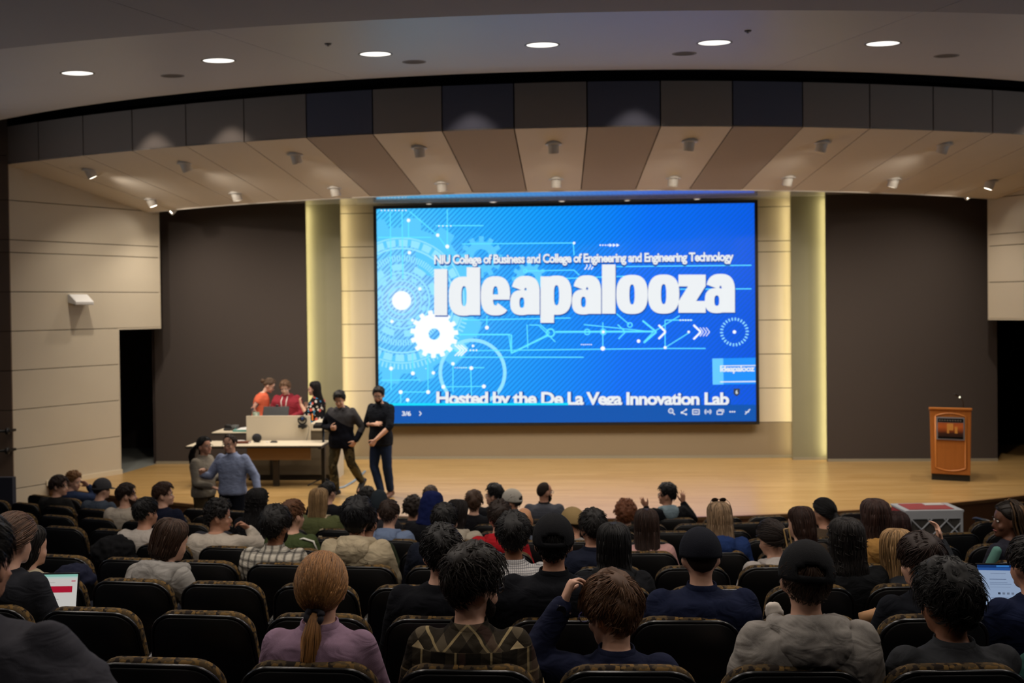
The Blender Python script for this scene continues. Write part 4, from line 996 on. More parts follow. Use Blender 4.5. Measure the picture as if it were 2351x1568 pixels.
def hair_short(mb, rnd, n, top=.03, side=.012, messy=.3, line=LINE, crown=(math.pi, R(52)), length=.05, width=.0045, wave=0.0):
    off = V((rnd.uniform(-9, 9), rnd.uniform(-9, 9), rnd.uniform(-9, 9)))
    def tf(az, el):
        b = side + (top - side) * sstep(R(-5), R(55), el); return b * (.85 + .5 * mnoise.noise(V((math.sin(az) * 2.2, math.cos(az) * 2.2, el * 2.2)) * (1 + messy) + off))
    cap_shell(mb, tf, line)
    cdir = skull(*crown) - V((0, -.009, .134)); cdir.normalize(); c0 = V((0, -.009, .134)); done = 0
    while done < n:
        az = rnd.uniform(0, 2 * math.pi); el = math.asin(rnd.uniform(-.75, 1))
        if el < hairline(az, line) + R(3): continue
        done += 1; t = tf(az, el); p = skull(az, el, t * .75); nrm = (p - c0).normalized()
        fl = nrm - cdir * nrm.dot(cdir) if False else (nrm - cdir); fl = fl - nrm * fl.dot(nrm)
        fl = (fl.normalized() if fl.length > .02 else V((rnd.gauss(0, 1), rnd.gauss(0, 1), 0))) + V((rnd.gauss(0, 1), rnd.gauss(0, 1), rnd.gauss(0, 1))) * messy
        fl = (fl - nrm * fl.dot(nrm)).normalized(); L_ = length * rnd.uniform(.6, 1.25) * (1 if el > 0 else .6); pts = []
        lift = rnd.uniform(.0, .30) * messy + .03
        for j in range(4):
            s = j / 3; q = p + fl * L_ * s; qn = (q - c0); rr = (p - c0).length + L_ * lift * s * (1 - .35 * s) + .004
            q = c0 + qn.normalized() * rr
            if wave: q += nrm.cross(fl) * math.sin(s * 6 + az * 9) * wave
            pts.append(q)
        strand(mb, pts, width * rnd.uniform(.6, 1.2), rnd, rnd.uniform(.65, 1.5))
def hair_curly(mb, rnd, n, t0=.045, line=LINE, rad=.008, width=.0035, top=None):
    off = V((rnd.uniform(-9, 9), rnd.uniform(-9, 9), rnd.uniform(-9, 9)))
    def tf(az, el):
        d = V((math.sin(az) * math.cos(el), math.cos(az) * math.cos(el), math.sin(el)))
        return (t0 if top is None else t0 + (top - t0) * sstep(0, R(60), el)) * (.75 + .6 * mnoise.noise(d * 5 + off) + .3 * mnoise.noise(d * 11 + off))
    cap_shell(mb, tf, line, 48, 28); c0 = V((0, -.009, .134)); done = 0
    while done < n:
        az = rnd.uniform(0, 2 * math.pi); el = math.asin(rnd.uniform(-.75, 1))
        if el < hairline(az, line) + R(2): continue
        done += 1; p = skull(az, el, tf(az, el) * .85); nrm = (p - c0).normalized(); e1 = nrm.orthogonal().normalized(); e1.rotate(Matrix.Rotation(rnd.uniform(0, 6.28), 3, nrm)); e2 = nrm.cross(e1)
        h_ = rnd.uniform(.01, .03); rd = rad * rnd.uniform(.6, 1.3); turns = rnd.uniform(.8, 1.6)
        pts = [p + e1 * math.cos(6.28 * turns * s) * rd + nrm * (h_ * s - .004) + e2 * math.sin(6.28 * turns * s) * rd + V((0, 0, -.012 * s * s)) for s in (j / 8 for j in range(9))]
        strand(mb, pts, width * rnd.uniform(.8, 1.3), rnd, rnd.uniform(.6, 1.6))
def hair_long(mb, rnd, n, L=.22, w=.09, endw=.095, back=-.15, thick=.016, wave=.0, curly=0.0, front=.035, ragged=.03):
    zs = [(.252, .02, .0, -.05), (.246, .05, .03, -.08), (.228, .074, .055, -.102), (.20, .0875, .066, -.116), (.165, .092, .06, -.121), (.13, .093, front, -.122), (.09, .0925, front - .005, -.12), (.045, w, front - .015, -.118)]
    m_ = 6
    for i in range(1, m_ + 1):
        s = i / m_; z = .045 - (L + .045) * s; hw_ = w + (endw - w) * s; bk = -.118 + (back + .118) * sstep(0, .55, s); fr = front - .015 + (back + .075 - front + .015) * sstep(0, .6, s)
        if i == m_: hw_ *= .82; bk += .012
        zs.append((z, hw_, fr, bk))
    rings = [ering(V((0, (f + b) / 2, z)), X_, Y_, hw_, (f - b) / 2, (f - b) / 2, 28, 2.4) for z, hw_, f, b in zs]
    for r_ in rings[8:]:
        for i, p in enumerate(r_): r_[i] = p + V((mnoise.noise(p * 14) * .008, mnoise.noise(p * 14 + V((5, 5, 5))) * .008, 0))
    for i, p in enumerate(rings[-1]): rings[-1][i] = p + V((0, 0, .035 * mnoise.noise(V((p.x * 40, p.y * 40, 3.3))) + .02))
    mb.loft(rings, True, .8)
    K = len(rings)
    for _ in range(n):
        a = rnd.uniform(0, 28); a = a if rnd.random() > .12 else rnd.uniform(15, 27)
        k0 = rnd.choice((0, 0, 0, 1, 2, 4, 6)); k1 = min(K - 1, k0 + rnd.randint(4, K)); pts = []; ph = rnd.uniform(0, 6.28); out = rnd.uniform(.0, .007)
        for k in range(k0, k1 + 1):
            i = int(a) % 28; f = a - int(a); p = rings[k][i].lerp(rings[k][(i + 1) % 28], f); c = sum(rings[k], V((0, 0, 0))) / 28; nr = (p - c); nr.z = 0; nr = nr.normalized() if nr.length > 1e-5 else Y_
            p = p + nr * out + Z_.cross(nr) * (wave * math.sin(k * .9 + ph) + rnd.gauss(0, .0018)); pts.append(p)
        if k1 == K - 1: pts.append(pts[-1] + V((rnd.gauss(0, .006), rnd.gauss(0, .004), -rnd.uniform(.0, ragged))))
        if len(pts) > 3: strand(mb, pts, rnd.uniform(.0018, .004), rnd, rnd.uniform(.6, 1.6))
        if curly and rnd.random() < curly:
            p = rnd.choice(pts[3:] or pts); rd = rnd.uniform(.008, .016)
            strand(mb, [p + V((math.cos(6.28 * s * 1.6) * rd, math.sin(6.28 * s * 1.6) * rd, -.05 * s)) for s in (j / 9 for j in range(10))], .004, rnd, rnd.uniform(.6, 1.5))
def hair_pulled(mb, rnd, n, tie=(math.pi, R(-8)), t0=.012, line=None):
    line = line or [(0, 40), (35, 32), (58, 12), (75, 0), (90, -8), (110, -20), (140, -36), (180, -45)]
    cap_shell(mb, lambda az, el: t0, line); c0 = V((0, -.009, .134)); td = (skull(*tie) - c0).normalized(); done = 0
    while done < n:
        az = rnd.uniform(0, 2 * math.pi); el = math.asin(rnd.uniform(-.7, 1))
        if el < hairline(az, line) + R(1): continue
        done += 1; d0 = (skull(az, el) - c0).normalized(); pts = []
        s1 = rnd.uniform(.5, 1.0)
        for j in range(7):
            s = s1 * j / 6; d = d0.lerp(td, s).normalized(); a_ = math.atan2(d.x, d.y); e_ = math.asin(max(-1, min(1, d.z)))
            # d is a direction on the ellipsoid's sphere approximation
            pts.append(c0 + V((d.x * (.0765 + t0), d.y * (.0985 + t0), d.z * (.098 + t0))) * (1.0 + .02 * rnd.random()) * 1.0)
        strand(mb, [p + (p - c0).normalized() * .0015 for p in pts], rnd.uniform(.002, .0042), rnd, rnd.uniform(.5, 1.7))
def tail(mb, rnd, p0, pts, radii, n):
    mb.tube(pts, radii, 12, True)
    for _ in range(n):
        a = rnd.uniform(0, 6.28); q = [p + V((math.cos(a) * r_, math.sin(a) * r_, 0)) * rnd.uniform(.85, 1.1) for p, r_ in zip(pts, radii)]
        q.append(q[-1] + V((rnd.gauss(0, .008), rnd.gauss(0, .006), -rnd.uniform(0, .035)))); strand(mb, q, rnd.uniform(.002, .004), rnd, rnd.uniform(.5, 1.7))

def xform(mb, M): mb.v = [tuple(M @ V(p)) for p in mb.v]; return mb

def baseball_cap(root, Hm, c, opening=True, brim=0.0, tilt=0.0, button=True, mtl=None):
    m_ = mtl or mat('cap_' + c.strip('#'), c, .85, spec=.15, bump=(260, .25)); mb = MB(); Rb = Matrix.Rotation(brim, 4, 'Z'); Rt = Matrix.Translation(V((0, -.009, .134))) @ Rb @ Matrix.Rotation(tilt, 4, 'X') @ Matrix.Translation(V((0, .009, -.134)))
    na, ne = 48, 16; vs = []; fs = []
    def bot(az): return R(4 - 18 * (1 - math.cos(az)) / 2)
    for i in range(ne + 1):
        for k in range(na):
            az = 2 * math.pi * k / na; e0 = bot(az); el = e0 + (R(89) - e0) * i / ne
            seam = .0016 * (1 - min(1, abs(((az / (math.pi / 3)) + .5) % 1 - .5) * 10)); vs.append(skull(az, el, .019 + .006 * math.sin(max(0, el)) - seam))
    for i in range(ne):
        for k in range(na):
            az = 2 * math.pi * (k + .5) / na; d = abs((az - math.pi + math.pi) % (2 * math.pi) - math.pi); s = (i + .5) / ne
            if opening and d < R(33) and .10 < s < .10 + .22 * math.sqrt(max(0, 1 - (d / R(33)) ** 2)): continue
            k2 = (k + 1) % na; fs.append((i * na + k, i * na + k2, (i + 1) * na + k2, (i + 1) * na + k))
    fs.append(tuple(ne * na + k for k in range(na))); mb.add(vs, fs); xform(mb, Hm @ Rt)
    o = mb.build('cap', m_, root, smooth=True); sd = o.modifiers.new('thickness', 'SOLIDIFY'); sd.thickness = .003; sd.offset = 1
    mb = MB(); top = []; N = 14
    for j in range(N + 1):
        u_ = -1 + 2 * j / N; a = u_ * R(62); p = skull(a, R(3), .017); L_ = .068 * math.sqrt(max(.02, 1 - u_ ** 2 * .96)); q = p + V((0, L_, -.012 * (1 - u_ * u_) - .010 * abs(u_) ** 2)); p = p + V((0, -.004, 0)); top.append((p, p.lerp(q, .5) + V((0, 0, .006)), q))
    rings = [[a_, b_, c_, c_ - V((0, 0, .004)), b_ - V((0, 0, .004)), a_ - V((0, 0, .004))] for a_, b_, c_ in top]; mb.loft(rings); xform(mb, Hm @ Rt); mb.build('brim', m_, o, smooth=True)
    if button: mb = MB(); mb.ell(skull(0, R(89.9), .026), (.008, .008, .004)); xform(mb, Hm @ Rt); mb.build('button', m_, o, smooth=True)
    return o
def beanie(root, Hm, c):
    mb = MB(); m_ = mat('knit_' + c.strip('#'), c, .95, spec=.1, bump=(180, .6), stretch=(1, 1, .3)); ln = [(0, 18), (60, 4), (90, -10), (130, -28), (180, -36)]
    cap_shell(mb, lambda az, el: .020 + .022 * sstep(R(20), R(80), el), ln, 40, 22); xform(mb, Hm); return mb.build('beanie', m_, root, smooth=True)
def glasses(root, Hm, c='#141416', sun=False):
    mb = MB(); m_ = mat('frame_' + c.strip('#'), c, .35)
    for s in (-1, 1):
        ctr = V((s * .032, .099, .113)); mb.tube([ctr + V((math.cos(a) * .025, -abs(math.cos(a)) * .004 * 0, math.sin(a) * .019)) for a in (6.283 * k / 18 for k in range(19))], .0024, 5)
        mb.tube([(s * .057, .095, .118), (s * .076, .06, .118), (s * .080, -.005, .113), (s * .078, -.02, .10)], .0024, 5)
    mb.tube([(-.008, .103, .117), (.008, .103, .117)], .0024, 5); xform(mb, Hm); o = mb.build('glasses', m_, root)
    if sun:
        lm = MB()
        for s in (-1, 1): lm.ell((s * .032, .099, .113), (.024, .002, .018))
        xform(lm, Hm); lm.build('lens', mat('dark_lens', '#1a1214', .1), o)
    return o
PN = {}
def cloth_mat(c):
    key = 'cloth_' + c.strip('#')
    if key in _mc: return _mc[key]
    t = NT(key, .92, .12); vec, x, y, z = t.coords(); n = t.n('ShaderNodeTexNoise'); n.inputs['Scale'].default_value = 40; t.t.links.new(vec, n.inputs['Vector'])
    l = lin(c); t.put(t.b.inputs['Base Color'], t.mix(n.outputs['Fac'], tuple(k * .9 for k in l[:3]), tuple(min(1, k * 1.1) for k in l[:3])))
    add_folds(t); _mc[key] = t.m; return t.m
def add_folds(t):
    tc = t.n('ShaderNodeTexCoord'); mp = t.n('ShaderNodeMapping'); mp.inputs['Scale'].default_value = (1.0, .6, 1.9); mp.inputs['Rotation'].default_value = (0, R(24), 0); t.t.links.new(tc.outputs['Object'], mp.inputs[0])
    w_ = t.n('ShaderNodeTexNoise'); w_.inputs['Scale'].default_value = 7.5; w_.inputs['Detail'].default_value = 2; w_.inputs['Distortion'].default_value = 1.4; t.t.links.new(mp.outputs[0], w_.inputs['Vector'])
    f = t.n('ShaderNodeTexNoise'); f.inputs['Scale'].default_value = 420; t.t.links.new(tc.outputs['Object'], f.inputs['Vector'])
    b1 = t.n('ShaderNodeBump'); b1.inputs['Strength'].default_value = .40; b1.inputs['Distance'].default_value = .035; t.t.links.new(w_.outputs['Fac'], b1.inputs['Height'])
    b2 = t.n('ShaderNodeBump'); b2.inputs['Strength'].default_value = .25; b2.inputs['Distance'].default_value = .004; t.t.links.new(f.outputs['Fac'], b2.inputs['Height']); t.t.links.new(b1.outputs[0], b2.inputs['Normal']); t.t.links.new(b2.outputs[0], t.b.inputs['Normal'])
def build_person(label, loc, rz, J, o):
    """J: joint positions in the person's own frame (facing +Y); o: look"""
    rnd = random.Random(label); near = o.get('near', 6.0)
    vox = o.get('vox', .011 if near < 4.2 else (.0135 if near < 7 else .018)); far = near > 6.9; bvox = o.get('bvox', (.012 if near < 4.2 else (.015 if near < 7 else .019)))
    skin = skin_mat(SK.get(o.get('skin', 'fair'), o.get('skin', 'fair')))
    yaw, pit, rol = (R(a) for a in o.get('head', (0, 0, 0)))
    HR = Matrix.Rotation(yaw, 3, 'Z') @ Matrix.Rotation(-pit, 3, 'X') @ Matrix.Rotation(rol, 3, 'Y'); J['HR'] = HR
    hs = o.get('hs', 1.0); Hm = Matrix.Translation(J['h0']) @ HR.to_4x4() @ Matrix.Scale(hs, 4)
    J.setdefault('bulk', 1.0); J.setdefault('sw', 1.0); ak = J.get('ak', 1.0)
    # ---- body
    b = MB(); b.loft(torso_rings(J, -.016))
    hb = MB(); hb.loft([ering(V((0, (f + k) / 2, z)), X_, Y_, w_, (f - k) / 2, (f - k) / 2, 20, 2.25) for z, w_, f, k in HEAD])
    hb.tube([(0, .078, .125), (0, .094, .10), (0, .104, .078), (0, .092, .068)], [.008, .010, .013, .011], 8, True)
    for s in (-1, 1):
        hb.ell((s * .0795, -.010, .100), (.013, .021, .034), 10, Matrix.Rotation(s * R(18), 3, 'Z'))
        hb.ell((s * .032, .074, .135), (.022, .014, .006), 8); hb.ell((s * .04, .066, .075), (.024, .02, .022), 8)
    hb.ell((0, .088, .050), (.024, .010, .011), 8); hb.ell((0, .086, .016), (.022, .014, .014), 8)
    xform(hb, Hm); b.add(hb.v, hb.f)
    for s, S, E, W in (('R', J['sR'], J['eR'], J['wR']), ('L', J['sL'], J['eL'], J['wL'])):
        sl_ = o.get('sleeve_' + s, o.get('sleeve', 1.0)); b.tube([S + (S - E).normalized() * .01, S.lerp(E, .5), E, E.lerp(W, .35), W], [(.040 if sl_ > .3 else .050) * ak, (.036 if sl_ > .45 else .045) * ak, (.033 if sl_ > .6 else .039) * ak, (.034 if sl_ > .8 else .041) * ak, .027 * ak], 10, True)
        hd = J.get('h' + s)
        if hd: hand(b, W, *hd)
        else: d = (W - E).normalized(); hand(b, W, (d + V((0, 0, -.2))), V((0, 0, -1)) if abs(d.z) < .7 else V((0, -1, 0)), V((-1 if s == 'R' else 1, 0, 0)), .35)
    for s in ('R', 'L'):
        hp, kn, an = J['h_' + s], J['k_' + s], J['a_' + s]; tf = J.get('t_' + s, an + V((0, .17, -.05)))
        b.tube([hp, hp.lerp(kn, .5), kn, kn.lerp(an, .35), an], [.088, .074, .056, .054, .036], 10, True)
        b.tube([an + V((0, -.03, -.035)), an.lerp(tf, .5) + V((0, 0, -.02)), tf], [.022, .018, .014] if o.get('shoes') else [.036, .036, .028], 8, True)
    root = b.build('person', skin, fix=False); root.location = loc; root.rotation_euler = (0, 0, rz); remesh(root, bvox, 2, adapt=.12)
    tag(root, label, 'person', o.get('group'))
    # ---- face details
    if o.get('face'):
        e = MB(); ir = MB(); br = MB(); lp = MB()
        for s in (-1, 1):
            e.ell((s * .031, .080, .1165), (.0125, .008, .0075), 10); ir.ell((s * .031, .0865, .1165), (.0055, .003, .0055), 8)
            br.tube([(s * .016, .090, .131), (s * .032, .091, .136), (s * .048, .083, .132)], [.003, .004, .002], 6)
        lp.tube([(-.024, .090, .047), (-.01, .098, .049), (.01, .098, .049), (.024, .090, .047)], [.003, .0055, .0055, .003], 6, True)
        eo = xform(e, Hm).build('eyes', mat('eye_white', '#d8d2cc', .3), root, smooth=True); xform(ir, Hm).build('iris', mat('eye_iris', '#1c120c', .2), eo, smooth=True)
        xform(br, Hm).build('eyebrows', hair_mat(o['hair'].get('c', '#1a1310')) if False else mat('brow_dark', '#1d1510', .8), root, smooth=True); xform(lp, Hm).build('lips', mat('lips_' + o.get('lip', '#a05a50').strip('#'), o.get('lip', '#a05a50'), .5), root, smooth=True)
    # ---- clothing
    sm = o['shirt']; sm = sm if not isinstance(sm, str) else cloth_mat(sm)
    sl = o.get('sleeve', 1.0); g = o.get('loose', .014); c = MB(); c.loft(torso_rings(J, g, 'shirt', o.get('hem', -.06)))
    for s, S, E, W in (('R', J['sR'], J['eR'], J['wR']), ('L', J['sL'], J['eL'], J['wL'])):
        st = o.get('sleeve_' + s, sl)
        if st > .5: f = (st - .5) * 2 * .96; pts = [S + (S - E).normalized() * .012, S.lerp(E, .5), E, E.lerp(W, f * .5), E.lerp(W, f)]; rr = [.060, .058, .054, .052 - .008 * f, .050 - .014 * f]
        else: f = st * 2; pts = [S + (S - E).normalized() * .012, S.lerp(E, f * .5), S.lerp(E, f)]; rr = [.058, .058, .057]
        c.tube(pts, [r_ * ak + g * .7 for r_ in rr], 12, True)
    so = c.build('shirt' if not o.get('cloth') else o['cloth'], sm, root, fix=False); remesh(so, vox, 10, o.get('folds', .018) * .62, o.get('fscale', .075))
    if o.get('pants', True):
        pm = o.get('pants', '#20222a'); pm = '#20222a' if pm is True else pm; pm = pm if not isinstance(pm, str) else mat('trouser_' + pm.strip('#'), pm, .9, spec=.1, bump=(200, .2)); p = MB()
        pr = torso_rings(J, .002)[:3]; p.loft(pr)
        for s in ('R', 'L'):
            hp, kn, an = J['h_' + s], J['k_' + s], J['a_' + s]; e_ = an + (kn - an).normalized() * .03
            p.tube([hp, hp.lerp(kn, .5), kn, kn.lerp(e_, .5), e_], [.1, .09, .073, .07, .06], 12, True)
        po = p.build('trousers', pm, root, fix=False); remesh(po, .014 if o.get('standing') else .026, 3, .014 if o.get('standing') else 0, .1, 0.0 if o.get('standing') else .2)
    if o.get('shoes'):
        for s in ('R', 'L'):
            an = J['a_' + s]; tf = J.get('t_' + s, an + V((0, .17, -.05))); q = MB(); d = (tf - an); d.z = 0; d = d.normalized() if d.length > .01 else Y_; z0 = min(an.z - .075, tf.z - .03)
            dn = (tf - an + V((0, 0, .045))).normalized(); lat = Z_.cross(dn).normalized(); upv = dn.cross(lat).normalized(); L_ = []
            if upv.z < 0: upv = -upv
            for s_, hw_, h_ in ((-.08, .028, .05), (-.065, .040, .078), (0, .046, .092), (.08, .049, .072), (.14, .050, .062), (.195, .040, .05), (.215, .018, .03)):
                L_.append(ering(an + dn * s_ + upv * (h_ / 2 - .08), lat, upv, hw_, h_ / 2, h_ / 2, 12, 2.8))
            q.loft(L_); q.tube([an - upv * .03, an + upv * .035], .05, 10); q.build('shoe', mat('shoe_' + o['shoes'].strip('#'), o['shoes'], .5), root, smooth=True)
    nb, h0 = J['nb'], J['h0']; ax = (J['sR'] - J['sL']).normalized(); fd = Z_.cross(ax).normalized()
    hm_ = o.get('hood')
    if hm_:
        hmm = sm if hm_ is True else cloth_mat(hm_); q = MB(); k = o.get('hoodsize', 1.0)
        pts = []; rr = []
        for a in range(-130, 131, 20):
            t = R(a); w_ = abs(a) / 130; pts.append(nb + ax * math.sin(t) * .092 * k - fd * (math.cos(t) * .085 - .01) * k + V((0, 0, .005 - .035 * w_))); rr.append((.040 - .014 * w_) * k)
        q.tube(pts, rr, 10, True)
        q.loft([ering(nb - fd * y + V((0, 0, z)), ax, fd, hw_ * k, th * k, th * k, 16) for y, z, hw_, th in ((.06, .03, .07, .03), (.095, .0, .10, .045), (.115, -.05, .105, .045), (.118, -.10, .085, .038), (.112, -.145, .05, .026), (.105, -.165, .02, .012))])
        ho = q.build('hood', hmm, root, fix=False); remesh(ho, vox, 3, .018, .045)
    if o.get('collar'):
        cm = o['collar']; cm = sm if cm is True else (cm if not isinstance(cm, str) else mat('cloth_' + cm.strip('#'), cm, .9, spec=.12)); q = MB(); rings = []
        for hw_, hd_, z in ((.078, .072, -.03), (.074, .068, .0), (.067, .063, .03), (.062, .058, .03), (.064, .06, -.02)):
            rings.append(ering(nb + V((0, 0, z)) - fd * .004, ax, fd, hw_, hd_, hd_, 20))
        q.loft(rings); q.build('collar', cm, root, smooth=True)
    # ---- hair
    H = o.get('hair', {}); st = H.get('style', 'short'); hc = H.get('c', '#1a1412'); n = int(H.get('n', 900 if near < 4.2 else (480 if near < 7 else (240 if near < 10 else 150))) * (1.25 if near < 5 and st in ('short', 'pulled', 'pony') else .75))
    wd = .0027 if near < 4.2 else (.0034 if near < 7 else .0052); q = MB(); q.tint = []
    if st == 'short': hair_short(q, rnd, n, H.get('top', .028), H.get('side', .012), H.get('messy', .35), H.get('line', LINE), H.get('crown', (math.pi, R(50))), H.get('len', .05), wd, H.get('wave', 0))
    elif st == 'curly': hair_curly(q, rnd, n, H.get('t', .04), H.get('line', LINE), H.get('rad', .008), wd, H.get('top'))
    elif st == 'long': hair_long(q, rnd, n, H.get('L', .2), H.get('w', .09), H.get('endw', .095), H.get('back', -.15), wave=H.get('wave', .004), curly=H.get('curly', 0), front=H.get('front', .035), ragged=H.get('ragged', .055))
    elif st in ('pony', 'pulled', 'bun'):
        hair_pulled(q, rnd, n, H.get('tie', (math.pi, R(-8))), H.get('t', .012))
        tp = skull(*H.get('tie', (math.pi, R(-8))), .02)
        if st == 'pony':
            L_ = H.get('L', .3); bk = H.get('back', -.03); sx = H.get('sx', 0.0); tr = H.get('tr', .028); pts = [tp + V((0, .01, .005)), tp + V((0, -.018, -.012)), tp + V((sx * .3, bk * .6 - .01, -L_ * .25)), tp + V((sx * .6, bk, -L_ * .5)), tp + V((sx, bk, -L_ * .8)), tp + V((sx, bk * .9, -L_))]
            tail(q, rnd, tp, pts, [.014, .018, tr, tr * 1.05, tr * .85, tr * .4], n // 3)
        elif st == 'bun':
            q.ell(tp + V((0, -.02, .0)), (.04, .035, .038), 14); 
            for _ in range(n // 5):
                a = rnd.uniform(0, 6.28); rr = rnd.uniform(.025, .042); strand(q, [tp + V((math.cos(a + s * 2.5) * rr, -.025 - rnd.random() * .004 - .03 * math.sqrt(max(0, 1 - (rr / .043) ** 2)), math.sin(a + s * 2.5) * rr)) for s in (j / 6 for j in range(7))], .003, rnd, rnd.uniform(.5, 1.6))
    elif st == 'buzz': cap_shell(q, lambda az, el: .004, H.get('line', LINE))
    if q.v:
        if not any(t != 1.0 for t in q.tint): q.tint[0] = .999
        xform(q, Hm); ho = q.build('hair', hair_mat(hc) if st != 'buzz' else mat('stubble_' + hc.strip('#'), hc, .8, spec=.2, noise=(120, .3)), root, smooth=True, fix=False)
        ho['kind'] = 'stuff'
        if st == 'pony' and H.get('band'):
            q = MB(); tp = skull(*H.get('tie', (math.pi, R(-8))), .02); c0_ = tp + V((0, -.012, -.006)); 
            q.tube([c0_ + V((math.cos(a) * .026, math.sin(a) * .010 - .004, math.sin(a) * .022)) for a in (6.283 * j / 16 for j in range(17))], [.013 + .003 * math.sin(j * 2.3) for j in range(17)], 8); xform(q, Hm); q.build('hair_tie', mat('tie_' + H['band'].strip('#'), H['band'], .8), root, smooth=True)
    if o.get('beard'):
        bd = MB(); rings = []
        for z, w_, f, kk in ((-.005, .028, .088, .03), (.010, .041, .0965, .02), (.030, .053, .0975, .0), (.044, .059, .094, .0), (.058, .0625, .082, -.005), (.072, .0665, .058, -.005), (.10, .0718, .016, -.005)):
            rings.append(ering(V((0, (f + kk) / 2, z)), X_, Y_, w_, (f - kk) / 2, (f - kk) / 2, 18, 2.3))
        bd.loft(rings); xform(bd, Hm); bo = bd.build('beard', mat('beard_' + o['beard'].strip('#'), o['beard'], .85, spec=.15, bump=(160, 1.0)), root, smooth=True)
    if o.get('cap'): baseball_cap(root, Hm, **o['cap'])
    if o.get('beanie'): beanie(root, Hm, o['beanie'])
    if o.get('glasses'): glasses(root, Hm, o['glasses'])
    if o.get('sunglasses'): glasses(root, Hm @ Matrix.Translation(V((0, -.045, .135))) @ Matrix.Rotation(R(30), 4, 'X') @ Matrix.Translation(V((0, 0, -.02))), '#2a1a16', True)
    if o.get('hood_up'):
        q = MB(); zs = [(.275, .03, .02, -.06), (.268, .065, .05, -.10), (.245, .092, .075, -.128), (.20, .106, .085, -.145), (.15, .110, .07, -.15), (.10, .108, .05, -.148), (.04, .104, .04, -.14), (-.02, .105, .05, -.13), (-.07, .12, .05, -.13)]
        q.loft([ering(V((0, (f + b_) / 2, z)), X_, Y_, hw_, (f - b_) / 2, (f - b_) / 2, 24, 2.4) for z, hw_, f, b_ in zs]); xform(q, Hm)
        ho = q.build('hood', mat('cloth_' + o['hood_up'].strip('#'), o['hood_up'], .92, spec=.1, bump=(300, .3)), root, smooth=True, fix=False); remesh(ho, .01, 3, .02, .06)
    fn = o.get('extra')
    if fn: fn(root, J, Hm)
    return root

def seated(H, hx=0.0, dy=0.0, seat_dx=0.0, sw=1.0, bulk=1.0, twist=0.0, neck=0.0, arms=None):
    h0 = V((hx, .20 + dy, H - .232)); nb = h0 + V((0, -.035 - neck, -.022)); sc = nb + V(((seat_dx - hx) * .12, -.012, -.048))
    pel = V((seat_dx, .24, .50)); ax = V((math.cos(twist), math.sin(twist), 0)); w_ = .160 * sw
    sR, sL = sc + ax * w_ + V((0, 0, -.016)), sc - ax * w_ + V((0, 0, -.016))
    J = dict(h0=h0, nb=nb, sc=sc, pel=pel, sR=sR, sL=sL, sw=sw, bulk=bulk, ak=1.0 if sw > .95 else .88)
    J['eR'], J['eL'] = sR + V((.075, .06, -.27)), sL + V((-.075, .06, -.27)); J['wR'], J['wL'] = V((seat_dx + .10, .50, .66)), V((seat_dx - .10, .50, .66))
    for s, q in (('R', 1), ('L', -1)):
        J['h_' + s], J['k_' + s], J['a_' + s] = pel + V((q * .09, .02, 0)), V((seat_dx + q * .13, .68, .50)), V((seat_dx + q * .13, .66, .10)); J['t_' + s] = V((seat_dx + q * .14, .83, .04))
    J['slump'] = V((0, -.035, .0))
    if arms:
        for k, v in arms.items(): J[k] = v
    return J
def auto_crown(o):
    H = o.get('hair', {}); st = H.get('style', 'short')
    return {'short': H.get('top', .028) * 1.0 + .004, 'curly': (H.get('top') or H.get('t', .04)) * 1.0, 'long': .024, 'buzz': .006}.get(st, .018)
def sit(label, n, x, y, o, **kw):
    """seat a person in row n with the crown of the head at photo pixel (x, y)"""
    dy = kw.get('dy', 0.0); r_ = row_r(n); Y = row_y(n) + .2
    for _ in range(8):
        p = at_y(x, y, Y); a = math.asin(max(-1, min(1, p.x / r_))); Y = 29.9 - (r_ - .20 - dy) * math.cos(a)
    p = at_y(x, y, Y); a = math.atan2(p.x, 29.9 - p.y); base = pol(r_, a, row_z(n)); H = p.z - base.z - o.get('crown', auto_crown(o))
    kw.pop('H', None); PN[label] = (n, H)
    o.setdefault('near', row_y(n)); J = seated(H, **kw)
    return build_person(label, base, a + R(o.get('turn', 0)), J, o)
def standing(H, sw=1.0, bulk=1.0, hx=0.0, hy=0.0):
    k = H / 1.75; pel = V((0, 0, .95 * k)); h0 = V((hx, .03 + hy, H - .235)); nb = V((hx * .8, .0 + hy * .75, h0.z - .040)); sc = nb + V((0, -.015, -.050)); w_ = .165 * sw
    J = dict(h0=h0, nb=nb, sc=sc, pel=pel, sR=sc + V((w_, 0, -.012)), sL=sc + V((-w_, 0, -.012)), sw=sw, bulk=bulk, ak=1.0 if sw > .95 else .9, slump=V((0, .0, 0)))
    J['eR'], J['eL'] = J['sR'] + V((.06, -.03, -.28)), J['sL'] + V((-.06, -.03, -.28)); J['wR'], J['wL'] = J['eR'] + V((-.01, .10, -.23)), J['eL'] + V((.01, .10, -.23))
    for s, q in (('R', 1), ('L', -1)):
        J['h_' + s], J['k_' + s], J['a_' + s] = pel + V((q * .09, 0, -.03)), V((q * .11, .02, .50 * k)), V((q * .11, -.02, .095)); J['t_' + s] = V((q * .13, .15, .04))
    return J
